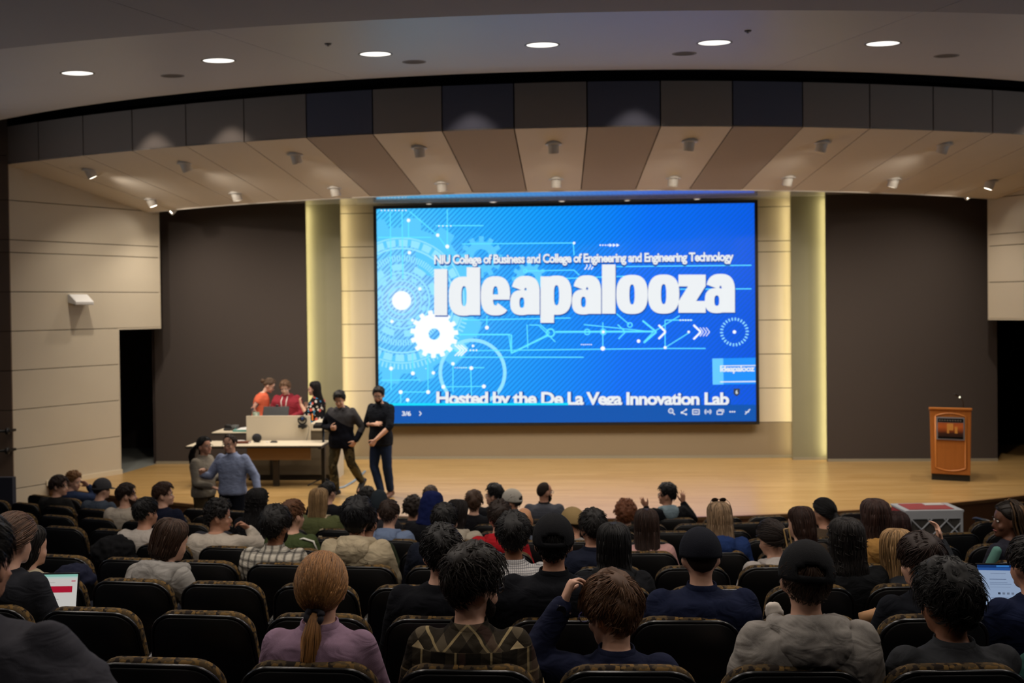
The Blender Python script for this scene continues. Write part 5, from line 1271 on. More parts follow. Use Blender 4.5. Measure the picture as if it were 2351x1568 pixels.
# ---- patterned cloths
def plaid_big():
    t = NT('brown_black_plaid_flannel', .95, .1)
    def fld(rot):
        vec, x, y, z = t.coords(rot=rot); return x, z
    def pat(x, z):
        P = .125
        bx, bz = t.band(x, P, 0, .42), t.band(z, P, 0, .42); lx, lz = t.band(x, P, .68, .74), t.band(z, P, .68, .74); cx, cz = t.band(x, 2 * P, .05, .20), t.band(z, 2 * P, .05, .20)
        c = t.mix(t.math('MULTIPLY', bx, .75), '#5a5040', '#15120f'); c = t.mix(t.math('MULTIPLY', bz, .75), c, '#15120f')
        c = t.mix(t.math('MULTIPLY', t.math('MAXIMUM', lx, lz), .55), c, '#c2ab7c'); c = t.mix(t.math('MULTIPLY', t.math('MULTIPLY', cx, cz), .85), c, '#cdb68c')
        c = t.mix(t.math('MULTIPLY', t.band(x, 2 * P, .9, .99), .4), c, '#4a2f2c'); return c
    add_folds(t)
    a = pat(*fld((0, R(45), 0))); b = pat(*fld((0, 0, 0))); vec, x, y, z = t.coords()
    return t.color(t.mix(t.math('GREATER_THAN', z, .93), b, a))
def plaid_grey():
    t = NT('grey_white_plaid', .95, .1); add_folds(t); vec, x, y, z = t.coords(); P = .052; c = '#b7b0a2'
    c = t.mix(t.math('MULTIPLY', t.band(x, P, 0, .38), .55), '#bdb6a8', '#4e4c4a'); c = t.mix(t.math('MULTIPLY', t.band(z, P, 0, .38), .5), c, '#4e4c4a')
    c = t.mix(t.math('MULTIPLY', t.math('MAXIMUM', t.band(x, P, .15, .22), t.band(z, P, .15, .22)), .8), c, '#1c1b1c'); return t.color(c)
def check_fine(name, base, line, P, w_, k=.7):
    t = NT(name, .9, .12); add_folds(t); vec, x, y, z = t.coords(); return t.color(t.mix(t.math('MULTIPLY', t.math('MAXIMUM', t.band(x, P, 0, w_), t.band(z, P, 0, w_)), k), base, line))
def blotch(name, base, cols, scale, thr=.58, rough=.9):
    t = NT(name, rough, .12); vec, x, y, z = t.coords(); c = base
    for i, k in enumerate(cols):
        n = t.n('ShaderNodeTexNoise'); mp = t.n('ShaderNodeMapping'); mp.inputs['Location'].default_value = (i * 3.7, i * 1.9, i * 5.3); t.t.links.new(vec, mp.inputs[0]); t.t.links.new(mp.outputs[0], n.inputs['Vector']); n.inputs['Scale'].default_value = scale; n.inputs['Detail'].default_value = 1.5
        c = t.mix(t.math('GREATER_THAN', n.outputs['Fac'], thr), c, k)
    return t.color(c)
def two_tone(name, top, bottom, z0):
    t = NT(name, .92, .12); vec, x, y, z = t.coords(); return t.color(t.mix(t.math('GREATER_THAN', t.math('ADD', z, t.math('MULTIPLY', x, -.55)), z0), bottom, top))
def floral():
    t = NT('black_floral_print', .85, .15); vec, x, y, z = t.coords(); c = '#121114'
    for i, (k, sc) in enumerate((('#d9d2cc', 13), ('#c9584a', 9), ('#3d7fa8', 11))):
        v = t.n('ShaderNodeTexVoronoi'); mp = t.n('ShaderNodeMapping'); mp.inputs['Location'].default_value = (i * 2.7, i, i * 1.3); t.t.links.new(vec, mp.inputs[0]); t.t.links.new(mp.outputs[0], v.inputs['Vector']); v.inputs['Scale'].default_value = sc
        c = t.mix(t.math('LESS_THAN', v.outputs['Distance'], .30 if i == 0 else .24), c, k)
    return t.color(c)

# ---- small extras worn by people
def watch(side, c='#8a8a8c'):
    def f(root, J, Hm):
        W, E = J['w' + side], J['e' + side]; d = (W - E).normalized(); q = MB(); p = W.lerp(E, .05); e1 = d.orthogonal().normalized(); e2 = d.cross(e1)
        q.tube([p + (e1 * math.cos(a) + e2 * math.sin(a)) * .036 for a in (6.283 * k / 18 for k in range(19))], .009, 8); o = q.build('watch', mat('steel_watch', c, .25, metal=1), root, smooth=True)
        f2 = MB(); f2.lathe([(.001, .0), (.019, .0), (.019, .011), (.001, .012)], p - Y_ * .036, 14, Matrix.Rotation(R(90), 3, 'X')); f2.build('watch_face', mat('dark_watch_face', '#101014', .15), o)
    return f
def hand_glasses(root, J, Hm):
    watch('L')(root, J, Hm); glasses(root, Hm @ Matrix.Translation(V((.0, .03, -.005))), '#2a2560')
def back_text(root, J, Hm):
    me = font_mesh('THINGS', .01); xs = [v.co.x for v in me.vertices]; a, b = min(xs), max(xs); sc = J['sc']
    for v in me.vertices: u_ = (v.co.x - a) / (b - a); v.co = (sc.x + .035 + u_ * .085, sc.y - .136 + .006, sc.z - .095 + v.co.y * .028)
    me.materials.append(mat('black_print', '#15120f', .9)); o = bpy.data.objects.new('back_lettering', me); col.objects.link(o); o.parent = root
    q = MB(); b0 = V((sc.x - .0, sc.y - .140, sc.z - .16))
    for pts in ([(-.05, .02), (-.02, .0), (.0, .03), (.02, .06)], [(-.02, .0), (.02, -.02), (.06, .0)], [(0, .03), (.03, .01), (.07, .02)], [(-.06, -.03), (-.03, -.02), (.0, -.035)], [(.02, -.02), (.03, -.05)]):
        q.tube([b0 + V((x, 0, z)) for x, z in pts], .0022, 5)
    q.build('back_print', mat('black_print', '#15120f', .9), root)
def sleeve_stripe(c, side):
    def f(root, J, Hm):
        S, E = J['s' + side], J['e' + side]; d = (E - S).normalized(); q = MB(); q.tube([S.lerp(E, .55), S.lerp(E, .66)], .079, 16); q.build('sleeve_stripe', mat('stripe_' + c.strip('#'), c, .8), root, smooth=True)
    return f
def shoulder_strap(c, side):
    def f(root, J, Hm):
        s = 1 if side == 'R' else -1; sc = J['sc']; q = MB(); rings = []
        for k in range(9):
            t = k / 8; p = sc + V((s * (.10 - .02 * t), .06 - .22 * t ** .7, .035 + .03 * math.sin(t * 2.6) - .22 * t ** 2)); rings.append([p + V((-.018, 0, 0)), p + V((.018, 0, 0)), p + V((.018, -.004, .008)), p + V((-.018, -.004, .008))])
        q.loft(rings); q.build('bag_strap', mat('strap_' + c.strip('#'), c, .9), root)
    return f
def hair_clip(root, J, Hm):
    q = MB(); c0 = skull(math.pi - R(20), R(-5), .035)
    for p in ([(-.02, 0, .06), (.02, 0, .06), (.02, 0, -.06), (-.02, 0, -.06), (-.02, 0, .06)],): q.tube([c0 + V(k) for k in p], .005, 6)
    xform(q, Hm); q.build('hair_clip', mat('tan_claw_clip', '#a98a5a', .4), root)
def braids(root, J, Hm):
    rnd = random.Random(5); q = MB(); q.tint = []
    for i in range(70):
        az = rnd.uniform(R(82), R(278)); el0 = R(70) * rnd.random() + R(15); pts = []
        for j in range(5): e = el0 + (R(-10) - el0) * j / 4; pts.append(skull(az, e, .02 + .006 * rnd.random()))
        last = pts[-1]; out = V((math.sin(az), math.cos(az), 0)) * .012; back = V((0, -.05, 0))
        for j in range(1, 6): pts.append(last + out * (j / 3) + back * (j / 5) + V((rnd.gauss(0, .003), rnd.gauss(0, .003), -.055 * j)))
        q.tube(pts, [.0065] * 9 + [.003], 5, False, rnd.choice((.5, .6, .8, .8, 2.0, 4.5, 6.0)))
    xform(q, Hm); o = q.build('braids', hair_mat('#30200f'), root, smooth=True, fix=False); o['kind'] = 'stuff'
def teal_sleeve(root, J, Hm):
    S, E = J['sL'], J['eL']; q = MB(); q.tube([S + V((-.035, -.05, .035)), S.lerp(E, .3) + V((-.045, -.045, .01)), S.lerp(E, .6) + V((-.05, -.04, 0))], [.03, .035, .03], 10, True); q.build('sleeve_stripe', mat('teal_stripe', '#4f7a70', .9), root, smooth=True)
def green_stripes(root, J, Hm):
    for k in (0, 1):
        S = J['sR']; q = MB(); q.tube([J['nb'] + V((.06, -.06 - .012 * k, -.035)), S + V((-.03, -.065 - .012 * k, .048)), S + V((.045, -.04 - .014 * k, .02)), S + V((.068, -.02 - .01 * k, -.06))], .006, 6); q.build('shoulder_stripe', mat('white_stripe', '#d8d6cc', .9), root, smooth=True)
def red_hem(root, J, Hm):
    S, E = J['sR'], J['eR']; q = MB(); q.tube([S + V((.068, -.03, -.05)), S + V((.09, -.03, -.12)), S + V((.10, -.02, -.18))], [.012, .018, .014], 8, True); q.build('red_lining', mat('red_lining', '#b0201c', .8), root, smooth=True)
def tattoos(root, J, Hm): pass
BLK, DBR, BRN = '#17120f', '#2c1d15', '#4a3324'

# ---- nearest row and in front of it
sit('man in a dark grey shirt with bent elbow filling the lower left corner', -1, -62, 1165, dict(shirt='#3b3a40', hair=dict(c=BLK, top=.03, side=.015, n=500), skin='tan', near=2.4, folds=.02, fscale=.1, bvox=.012), sw=1.42, bulk=1.3, dy=-.02, arms=dict(eR=V((.42, .14, .90)), wR=V((.28, .42, .72))))
sit('woman with a long blond ponytail and dark scrunchie in a lavender top', 0, 738, 1258, dict(shirt='#8f7488', hair=dict(style='pony', c='#8a6036', L=.29, tie=(math.pi, R(-46)), back=-.05, band='#1d1a24', tr=.031, t=.016, n=1500, sx=-.012), skin='fair', folds=.012, fscale=.12, collar=True, crown=.03), sw=.95, dy=.0)
sit('bearded man with tousled dark hair in a brown plaid flannel shirt', 0, 1078, 1240, dict(shirt=plaid_big(), hair=dict(c='#211a15', top=.05, side=.016, messy=.8, len=.06, n=1300, wave=.004), skin='fair', head=(-44, 8, 0), collar=True, beard='#1e1713', glasses='#2a2422', folds=.016, face=True), sw=1.0, bulk=1.05)
sit('brown-haired man in a navy blazer lifting his glasses with one hand', 0, 1412, 1308, dict(shirt='#1c2036', cloth='blazer', hair=dict(c='#5a3d27', top=.045, side=.026, messy=.35, len=.075, n=1500), skin='fair', head=(38, 16, 4), collar=True, extra=hand_glasses, bvox=.007, folds=.014, face=True, vox=.009), sw=1.03, bulk=1.0, dy=.12,
    arms=dict(eL=V((-.33, .30, .80)), wL=V((-.195, .36, 1.005)), hL=(V((.30, .22, .75)), V((.75, .0, -.45)), V((.1, .3, .5)), .75, .1)))
sit('man in a grey hooded sweatshirt and black cap with hair showing at the back', 0, 1846, 1238, dict(shirt='#8d8781', cloth='sweatshirt', hood=True, hoodsize=1.22, hair=dict(c='#3f2c1f', top=.012, side=.012, n=700, line=[(0, 38), (35, 30), (58, 8), (72, -10), (84, -16), (100, -6), (114, -26), (140, -52), (180, -60)]), skin='fair', cap=dict(c='#141416', opening=True, tilt=R(-12)), head=(-6, 2, 3), folds=.024, crown=.03), sw=1.13, bulk=1.1)
sit('person with thick wavy black hair in a charcoal jacket beside the hooded man', 0, 2178, 1275, dict(shirt='#2f3033', cloth='jacket', hair=dict(c='#120f0d', top=.055, side=.03, messy=.9, len=.065, n=1300, wave=.006), skin='brown', head=(14, 4, 0), collar=True, folds=.016), sw=1.05)
sit('person in a teal sleeve cut off by the lower right edge', 0, 2500, 1285, dict(shirt='#24443f', hair=dict(c=BLK, n=300), skin='tan'), sw=1.1, bulk=1.1, arms=dict(eL=V((-.40, .10, .74)), wL=V((-.2, .45, .68))))
# ---- second row
sit('woman with brown hair tied up in a dark sweater using the laptop', 1, 22, 1182, dict(shirt='#25262b', hair=dict(style='pony', c='#4a3324', L=.16, tie=(math.pi, R(-25)), t=.03, n=700, back=-.02), skin='fair', head=(-10, 8, 0), folds=.012), sw=.98, bulk=1.0)
sit('man with short black hair and bare nape in a black T-shirt', 1, 1012, 1196, dict(shirt='#0e0f14', hair=dict(c='#120f0e', top=.035, side=.018, messy=.5, n=800), skin='fair', folds=.014, head=(8, 0, 0)), sw=1.12, bulk=1.05)
sit('man in a black cap with rear opening and black jacket in the second row', 1, 1270, 1176, dict(shirt='#101116', cloth='jacket', collar=True, hair=dict(c='#131010', top=.012, side=.012, n=500, line=[(0, 38), (35, 30), (58, 8), (72, -10), (84, -16), (100, -6), (114, -26), (140, -50), (180, -57)]), skin='tan', cap=dict(c='#121215', opening=True, tilt=R(-6)), folds=.014, crown=.03), sw=1.2, bulk=1.12)
sit('man in a closed navy cap and navy fleece with ears showing', 1, 1607, 1208, dict(shirt='#161c33', cloth='fleece', collar=True, hair=dict(style='buzz', c='#241a16'), skin='fair', cap=dict(c='#10121b', opening=False, tilt=R(-16)), folds=.014, crown=.03), sw=1.2, bulk=1.12)
sit('man with straight dark brown hair in a black T-shirt near the right side', 1, 2117, 1217, dict(shirt='#101218', hair=dict(c='#2a1a14', top=.035, side=.016, messy=.25, len=.06, n=900), skin='fair', head=(20, 4, 0), folds=.012, sleeve=.42), sw=1.02, bulk=1.0, dy=.04)
sit('person in a navy top at the right edge using the laptop', 1, 2368, 1226, dict(shirt='#131a33', hair=dict(c=BLK, n=500), skin='tan', head=(10, 6, 0)), sw=1.05, bulk=1.05)
# ---- third row
sit('girl with long brown hair leaning sideways in a light grey hooded sweatshirt', 2, 366, 1189, dict(shirt='#8f8b86', cloth='sweatshirt', hood=True, hoodsize=1.32, hair=dict(style='long', c='#3a281d', L=-.01, n=500, back=-.10, w=.088, endw=.08), skin='fair', head=(-25, 14, 8), folds=.024, turn=-10), sw=1.0, seat_dx=-.16, dy=.06)
sit('dark-haired woman in a cream knit sweater at the left behind the laptop', 2, 64, 1205, dict(shirt='#a89e86', cloth='sweater', hair=dict(style='long', c='#15110f', L=.02, w=.09, endw=.075, back=-.1, n=400), skin='fair', head=(-25, 8, 0), folds=.01), sw=.92)
sit('man with thick black hair in a fine checked white shirt', 2, 1178, 1168, dict(shirt=check_fine('white_fine_check', '#b9b6b4', '#3b3c4a', .011, .22, .8), hair=dict(c='#100d0c', top=.045, side=.022, messy=.5, len=.055, n=900), skin='brown', collar=True), sw=1.0)
sit('woman with long black hair in a black padded jacket with red lining', 2, 1408, 1197, dict(shirt='#17181b', cloth='puffer_jacket', hood='#1a1b1d', hoodsize=1.1, hair=dict(style='long', c='#0f0d0d', L=.07, w=.095, endw=.095, back=-.13, n=600, ragged=.02), skin='tan', folds=.03, fscale=.06, extra=red_hem), sw=1.0, bulk=1.08)
sit('woman with wavy black shoulder-length hair in a black top', 2, 1940, 1186, dict(shirt='#151618', hair=dict(style='long', c='#16110f', L=.12, w=.097, endw=.09, back=-.14, wave=.006, curly=.15, n=700), skin='tan', folds=.012), sw=1.05)
sit('woman with long ash blond hair beside the dark brown-haired man', 2, 2060, 1213, dict(shirt='#24262a', hood=True, hair=dict(style='long', c='#8a6c48', L=.15, w=.085, endw=.08, n=600, back=-.12), skin='fair', head=(-20, 5, 0)), sw=.85, seat_dx=.2, arms=dict(eR=V((.36, .25, .86)), wR=V((.335, .38, 1.04)), hR=(V((-.1, .2, 1)), V((-1, .2, 0)), V((-.2, -1, .2)), .5, .1)))
# ---- fourth row
sit('man with black hair and beard in a grey and white plaid shirt', 3, 633, 1155, dict(shirt=plaid_grey(), hair=dict(c='#100d0c', top=.05, side=.028, messy=.6, len=.06, n=700, wave=.005), skin='brown', collar=True, beard='#120e0c', head=(-12, 0, 0)), sw=1.1, bulk=1.08)
sit('person with shaggy black hair in a beige hooded sweatshirt with back lettering', 3, 820, 1134, dict(shirt='#a89a80', cloth='sweatshirt', hood=True, hoodsize=1.15, hair=dict(c='#0e0d10', top=.05, side=.036, messy=.4, len=.08, n=900, line=[(0, 38), (35, 30), (58, 8), (72, -14), (84, -20), (100, -20), (114, -34), (140, -56), (180, -62)]), skin='tan', folds=.022, extra=back_text), sw=1.15, bulk=1.12)
sit('man with short black hair in a navy jacket left of the checked-shirt man', 3, 1020, 1150, dict(shirt='#141824', cloth='jacket', hood='#1c211b', hair=dict(c='#120f0e', top=.025, side=.012, n=500), skin='fair'), sw=1.15, bulk=1.05)
sit('man with straight dark hair in a navy padded jacket left of the pink-shirted woman', 3, 1360, 1162, dict(shirt='#141826', cloth='jacket', collar=True, hair=dict(c='#15110f', top=.032, side=.015, messy=.45, n=600), skin='tan', folds=.024, head=(16, 0, 0)), sw=1.15, bulk=1.1)
sit('woman with dark hair held by a tan claw clip in a pale sweatshirt', 3, 1778, 1193, dict(shirt='#9c9590', cloth='sweatshirt', hood=True, hair=dict(style='pulled', c='#211813', t=.022, tie=(math.pi - R(20), R(-5)), n=500), skin='fair', head=(22, 10, -6), extra=hair_clip, folds=.02), sw=.98, seat_dx=-.04)
sit('woman with very long chestnut hair in a tan jacket near the filter box', 3, 2006, 1143, dict(shirt='#97703c', cloth='jacket', hood=True, hair=dict(style='long', c='#33201a', L=.26, w=.1, endw=.085, back=-.15, n=800), skin='fair', folds=.02), sw=1.0)
sit('woman with gold and black braids in profile at the right', 3, 2318, 1149, dict(shirt='#24242d', cloth='jacket', hair=dict(style='pulled', c='#1b130c', t=.014, n=200), skin='dark', head=(78, 4, 0), extra=lambda r_, J, H_: (braids(r_, J, H_), teal_sleeve(r_, J, H_)), face=True, bvox=.0095, lip='#7a3f38'), sw=1.0, twist=R(22))
# ---- fifth row
sit('man with curly black hair in a white shirt holding his chin', 4, 498, 1141, dict(shirt='#b3a99c', hair=dict(style='curly', c='#14100e', t=.018, top=.045, n=500), skin='tan', head=(-62, 6, 0), face=True, bvox=.0095, folds=.016), sw=1.12, bulk=1.05, arms=dict(eR=V((.30, .42, .80)), wR=V((.20, .36, .96)), hR=(V((-.6, -.25, .5)), V((-.6, -.7, -.2)), V((0, .1, 1)), .8, .1)))
sit('man with neat black hair in a white sweater behind the grey hooded girl', 4, 334, 1139, dict(shirt='#a8a098', cloth='sweater', hair=dict(c='#0f0d0d', top=.02, side=.010, n=400), skin='tan', head=(-20, 0, 0)), sw=1.1, bulk=1.05)
sit('man with reddish short hair in a green jersey with white stripes', 4, 672, 1143, dict(shirt='#3f4a2c', cloth='jersey', hair=dict(c='#5b3a22', top=.028, side=.006, messy=.5, n=450), skin='fair', head=(-22, 0, 0), extra=green_stripes), sw=1.0)
sit('man with brown hair in a bright red hooded top', 4, 1146, 1144, dict(shirt='#9c1a22', cloth='sweatshirt', hood=True, hair=dict(c='#2a1e17', top=.035, side=.012, messy=.5, n=450), skin='fair', head=(12, 0, 0)), sw=1.05, seat_dx=-.03)
sit('woman with long straight brown hair in a pale pink shirt', 4, 1483, 1166, dict(shirt='#b98f8a', hair=dict(style='long', c='#2f201a', L=.22, w=.095, endw=.085, back=-.15, n=500), skin='fair', folds=.014), sw=1.0)
sit('woman with ash blond hair and sunglasses on her head in a blue hooded top', 4, 1650, 1150, dict(shirt='#20335f', cloth='sweatshirt', hood=True, hair=dict(style='long', c='#8a7258', L=.14, w=.1, endw=.09, wave=.006, back=-.14, n=500), skin='fair', sunglasses=True, folds=.018), sw=1.02, seat_dx=.05)
sit('woman with straight auburn brown hair looking left near the right side', 4, 1838, 1162, dict(shirt='#3a3026', hair=dict(style='long', c='#33211a', L=.06, w=.088, endw=.08, back=-.11, n=400), skin='fair', head=(35, 6, 0)), sw=.95)
sit('woman with dark reddish hair partly hidden next to the filter box', 4, 2056, 1172, dict(shirt='#2b2322', hair=dict(style='long', c='#2a1714', L=.1, n=350), skin='fair'), sw=.95)
# ---- sixth row
sit('man in a dark grey sweater hidden behind the curly-haired man', 5, 505, 1150, dict(shirt='#35363c', cloth='sweater', hair=dict(c=BLK, n=200), skin='tan'), sw=1.2, bulk=1.1, dy=.05)
sit('woman with a mass of long black wavy hair in the sixth row', 5, 592, 1119, dict(shirt='#17171b', hair=dict(style='long', c='#110e0e', L=.2, w=.1, endw=.13, wave=.01, curly=.5, back=-.16, n=500), skin='tan'), sw=1.0)
sit('man with short brown hair in a light blue hooded top', 5, 893, 1145, dict(shirt='#6f7f9c', cloth='sweatshirt', hood=True, hair=dict(c='#33241b', top=.025, side=.012, n=350), skin='fair', head=(-4, 4, 0)), sw=1.1)
sit('man in a dark olive jacket half hidden by the beige hooded sweatshirt', 4, 842, 1160, dict(shirt='#2a3020', cloth='jacket', hair=dict(c=BLK, n=200), skin='tan'), sw=1.1, bulk=1.1)
sit('woman with smooth dark hair in a cream jacket in the sixth row', 5, 1050, 1146, dict(shirt='#a59c8c', cloth='jacket', hood=True, hair=dict(style='long', c='#1a1412', L=.12, w=.085, endw=.07, n=350, back=-.12), skin='fair', head=(-15, 8, 0)), sw=1.0, seat_dx=.08)
sit('bald man in the middle of the audience', 5, 1203, 1165, dict(shirt='#4a505c', hair=dict(style='none'), skin='#c48f68', head=(10, 14, 0), crown=.004), sw=1.05)
sit('man in a tan cap looking left in the middle of the audience', 5, 1316, 1163, dict(shirt='#8f8a84', cap=dict(c='#9a8258', opening=True), hair=dict(c='#1b1512', top=.01, side=.01, n=200), skin='tan', head=(50, 6, 0), crown=.03), sw=1.0)
sit('woman with a low black ponytail looking left near the right side', 5, 1892, 1144, dict(shirt='#4a3d30', hair=dict(style='pony', c='#100e0f', L=.16, tie=(math.pi, R(-6)), t=.022, tr=.036, n=350), skin='tan', head=(30, 4, 0)), sw=.95)
# ---- seventh row
sit('blond woman with straight hair in an olive coat with a pale bag strap', 6, 733, 1119, dict(shirt='#5a5f3c', cloth='coat', collar=True, hair=dict(style='long', c='#8f7350', L=.1, w=.092, endw=.09, n=400, back=-.12), skin='fair', extra=shoulder_strap('#b8a888', 'R')), sw=1.15, bulk=1.1)
sit('person in a dark grey knit beanie in the seventh row', 6, 870, 1124, dict(shirt='#2b2a2e', beanie='#2b3238', hair=dict(style='none'), skin='tan', crown=.04), sw=1.05)
sit('person with a blue hood up and a black padded vest', 6, 986, 1128, dict(shirt='#17181c', cloth='vest', hood_up='#1a2350', hair=dict(style='none'), skin='fair', head=(-12, 12, 8), crown=.045, folds=.024), sw=1.2, bulk=1.1)
sit('man with slicked dark hair and beard in a white shirt at the left', 6, 288, 1107, dict(shirt='#b0a596', hair=dict(c='#241811', top=.022, side=.010, messy=.15, n=350), skin='fair', head=(-48, 2, 0), beard='#2a1c14', face=True, bvox=.0105), sw=1.05, seat_dx=-.06)
sit('young man in a navy jersey with an orange sleeve stripe in profile', 6, 374, 1104, dict(shirt='#161a2b', cloth='jersey', hair=dict(c='#38241a', top=.03, side=.010, n=400), skin='fair', head=(-58, 0, 0), face=True, bvox=.0105, extra=sleeve_stripe('#b5502a', 'R')), sw=1.12, seat_dx=.08)
sit('person with fluffy auburn curls beside the gesturing man', 7, 1437, 1142, dict(shirt='#4a4644', hair=dict(style='curly', c='#7a4a30', t=.055, n=420, rad=.012, line=[(0, 34), (40, 22), (60, -10), (90, -50), (180, -70)]), skin='fair'), sw=1.0)
# ---- eighth row
sit('man with cropped dark hair in a black shirt in front of the blond woman', 7, 753, 1104, dict(shirt='#17171b', hair=dict(c='#171412', top=.012, side=.006, n=250), skin='fair', head=(-15, 0, 0)), sw=1.15)
sit('person with dark frizzy curls left of the blue hood', 7, 948, 1134, dict(shirt='#1c1c20', hair=dict(style='curly', c='#2c221c', t=.045, n=350), skin='tan'), sw=1.0)
sit('person with short brown bob in a black jacket in the eighth row', 7, 1088, 1122, dict(shirt='#141417', cloth='jacket', hair=dict(c='#4a3425', top=.035, side=.03, messy=.3, len=.07, n=350), skin='fair'), sw=1.1)
sit('person in a cream cap with its brim to the left', 7, 1176, 1121, dict(shirt='#2a2a2e', cap=dict(c='#b0aba0', opening=True), hair=dict(c='#15110f', top=.012, side=.016, n=200), skin='tan', head=(72, 4, 0), crown=.03), sw=1.0)
sit('woman with a short dark bob in a black coat at the far left', 7, 130, 1089, dict(shirt='#1c1b1a', cloth='coat', hair=dict(c='#2b1c16', top=.03, side=.028, messy=.15, len=.08, n=350), skin='fair', head=(-60, 6, 0), face=True, bvox=.0105), sw=1.15, bulk=1.1)
sit('man in a grey cap and slate blue shirt at the left', 7, 229, 1097, dict(shirt='#3f4855', cap=dict(c='#3c3c3e', opening=True), hair=dict(c='#241a15', top=.01, side=.01, n=200), skin='fair', head=(-18, 8, 0), crown=.03), sw=1.15, seat_dx=.02)
# ---- farthest row
sit('man with curly sandy hair in a blue jacket leaning on his hand', 8, 160, 1079, dict(shirt='#27324c', cloth='jacket', hair=dict(style='curly', c='#7a5430', t=.02, top=.04, n=350), skin='fair', head=(-70, 14, 0), face=True, bvox=.0105), sw=1.1, bulk=1.1, seat_dx=-.25, arms=dict(wR=V((.12, .38, 1.0)), eR=V((.2, .5, .8))))
sit('person with dark curly hair in the farthest row left of the beanie', 8, 843, 1114, dict(shirt='#2a2a30', hair=dict(style='curly', c='#14110f', t=.03, n=300), skin='tan'), sw=1.0)
sit('man with greying brown hair in the farthest row behind the blue hood', 8, 988, 1112, dict(shirt='#35363c', hair=dict(c='#4d3d31', top=.025, side=.012, n=300), skin='fair'), sw=1.0)
sit('young man with swept black hair and glasses in left profile', 8, 1134, 1107, dict(shirt='#141418', hair=dict(c='#0f0d0d', top=.045, side=.012, messy=.3, n=350), skin='fair', head=(75, 0, 0), glasses='#3a3330', face=True, bvox=.0105), sw=1.0)
sit('balding bearded man with glasses in a slate grey sweater', 8, 1249, 1107, dict(shirt='#4b4d55', cloth='sweater', collar='#17171a', hair=dict(style='buzz', c='#2a211c', line=[(0, 70), (60, 55), (80, 10), (100, 0), (114, -18), (140, -40), (180, -47)]), beard='#15100e', glasses='#8a8a90', skin='tan', head=(-50, 4, 0), face=True, bvox=.0105, crown=.004), sw=1.15, bulk=1.05)
sit('man with spiky black hair and a grey hood gesturing with both hands', 8, 1531, 1109, dict(shirt='#0f1014', cloth='jacket', hood='#7d9099', hair=dict(c='#0e0d0e', top=.045, side=.016, messy=.8, n=400), skin='tan', head=(66, 0, 0), glasses='#2a2522', face=True, bvox=.0095, crown=.03), sw=1.15, bulk=1.05, twist=R(14),
    arms=dict(eR=V((.34, .22, .82)), wR=V((.215, .30, 1.02)), hR=(V((.05, .1, 1)), V((-.6, .8, 0)), V((-1, -.6, .2)), .12, .45), eL=V((-.28, .40, .80)), wL=V((-.20, .50, .93)), hL=(V((-.55, .1, .75)), V((.5, .6, .4)), V((.6, .2, .6)), .15, .2)))

# ================================================================== PEOPLE STANDING
def stand(label, x, y_foot, Hpx, rz, o, zf=0.0, Y=None, J=None, **kw):
    p = at_z(x, y_foot, zf) if Y is None else at_y(x, 1000, Y); p.z = zf
    top = at_y(x, Hpx, p.y).z - zf - o.get('crown', .025); J = standing(top, **kw)
    if o.get('pose'): o['pose'](J)
    o.update(near=9.0, vox=.0135, bvox=.0085, standing=True, face=True)
    return build_person(label, p, R(rz), J, o)
def pose_blue(J):
    J['eR'] = J['sR'] + V((.16, .02, -.25)); J['wR'] = J['eR'] + V((.01, .20, .06)); J['hR'] = (V((-.15, .35, .8)), V((-.7, .5, -.2)), V((-.3, -.8, .4)), 1.0, .1)
    J['eL'] = J['sL'] + V((-.15, -.02, -.25)); J['wL'] = J['eL'] + V((-.08, .10, -.22)); J['hL'] = (V((-.1, .3, -.9)), V((.8, 0, -.2)), V((.2, .9, .3)), .4, .1)
stand('man in a pale blue checked shirt smiling with one hand raised', 532, 0, 993, 172, dict(shirt=check_fine('pale_blue_check', '#8d98b4', '#5b678c', .014, .18, .5), hair=dict(c='#33241b', style='short', top=.008, side=.010, n=220, line=[(0, 66), (30, 60), (50, 30), (72, -6), (84, -12), (100, 0), (114, -18), (140, -40), (180, -47)]), skin='fair', collar=True, glasses='#2a2420', pants='#15171f', shoes='#1c1512', pose=pose_blue, head=(-4, 6, 4), hem=-.02, folds=.02), zf=Z_FLOOR, Y=13.45, bulk=1.06, sw=1.06)
def pose_pony(J):
    J['eR'] = J['sR'] + V((.05, .03, -.28)); J['wR'] = J['eR'] + V((-.05, .22, -.04)); J['eL'] = J['sL'] + V((-.05, .06, -.27)); J['wL'] = J['eL'] + V((.08, .2, .02))
stand('man with a long black ponytail in a grey quarter-zip sweater', 466, 0, 1000, -102, dict(shirt='#7d766a', cloth='sweater', collar=True, hair=dict(style='pony', c='#0f0d0d', L=.34, tie=(math.pi, R(6)), t=.02, tr=.042, n=350, back=-.14), skin='tan', glasses='#6a6460', pants='#3a3020', shoes='#1c1512', pose=pose_pony, head=(-14, -4, 0), folds=.018), zf=Z_FLOOR, Y=13.75, bulk=1.08, sw=1.05)
def pose_husk(J):
    J['eR'] = J['sR'] + V((.14, -.03, -.25)); J['wR'] = J['eR'] + V((-.20, .18, -.0)); J['hR'] = (V((-.8, .3, .1)), V((-.1, -.9, .2)), V((0, .3, .9)), 1.1, .1)
    J['eL'] = J['sL'] + V((-.15, -.05, -.25)); J['wL'] = J['eL'] + V((.06, .13, -.20)); J['hL'] = (V((.5, .2, -.7)), V((.5, -.5, .2)), V((.3, .6, .3)), .5, .15)
    J['k_R'], J['a_R'], J['t_R'] = V((.13, .06, .50)), V((.10, .02, .10)), V((.16, .19, .04)); J['k_L'], J['a_L'], J['t_L'] = V((-.16, .0, .53)), V((-.24, -.22, .22)), V((-.22, -.12, .07))
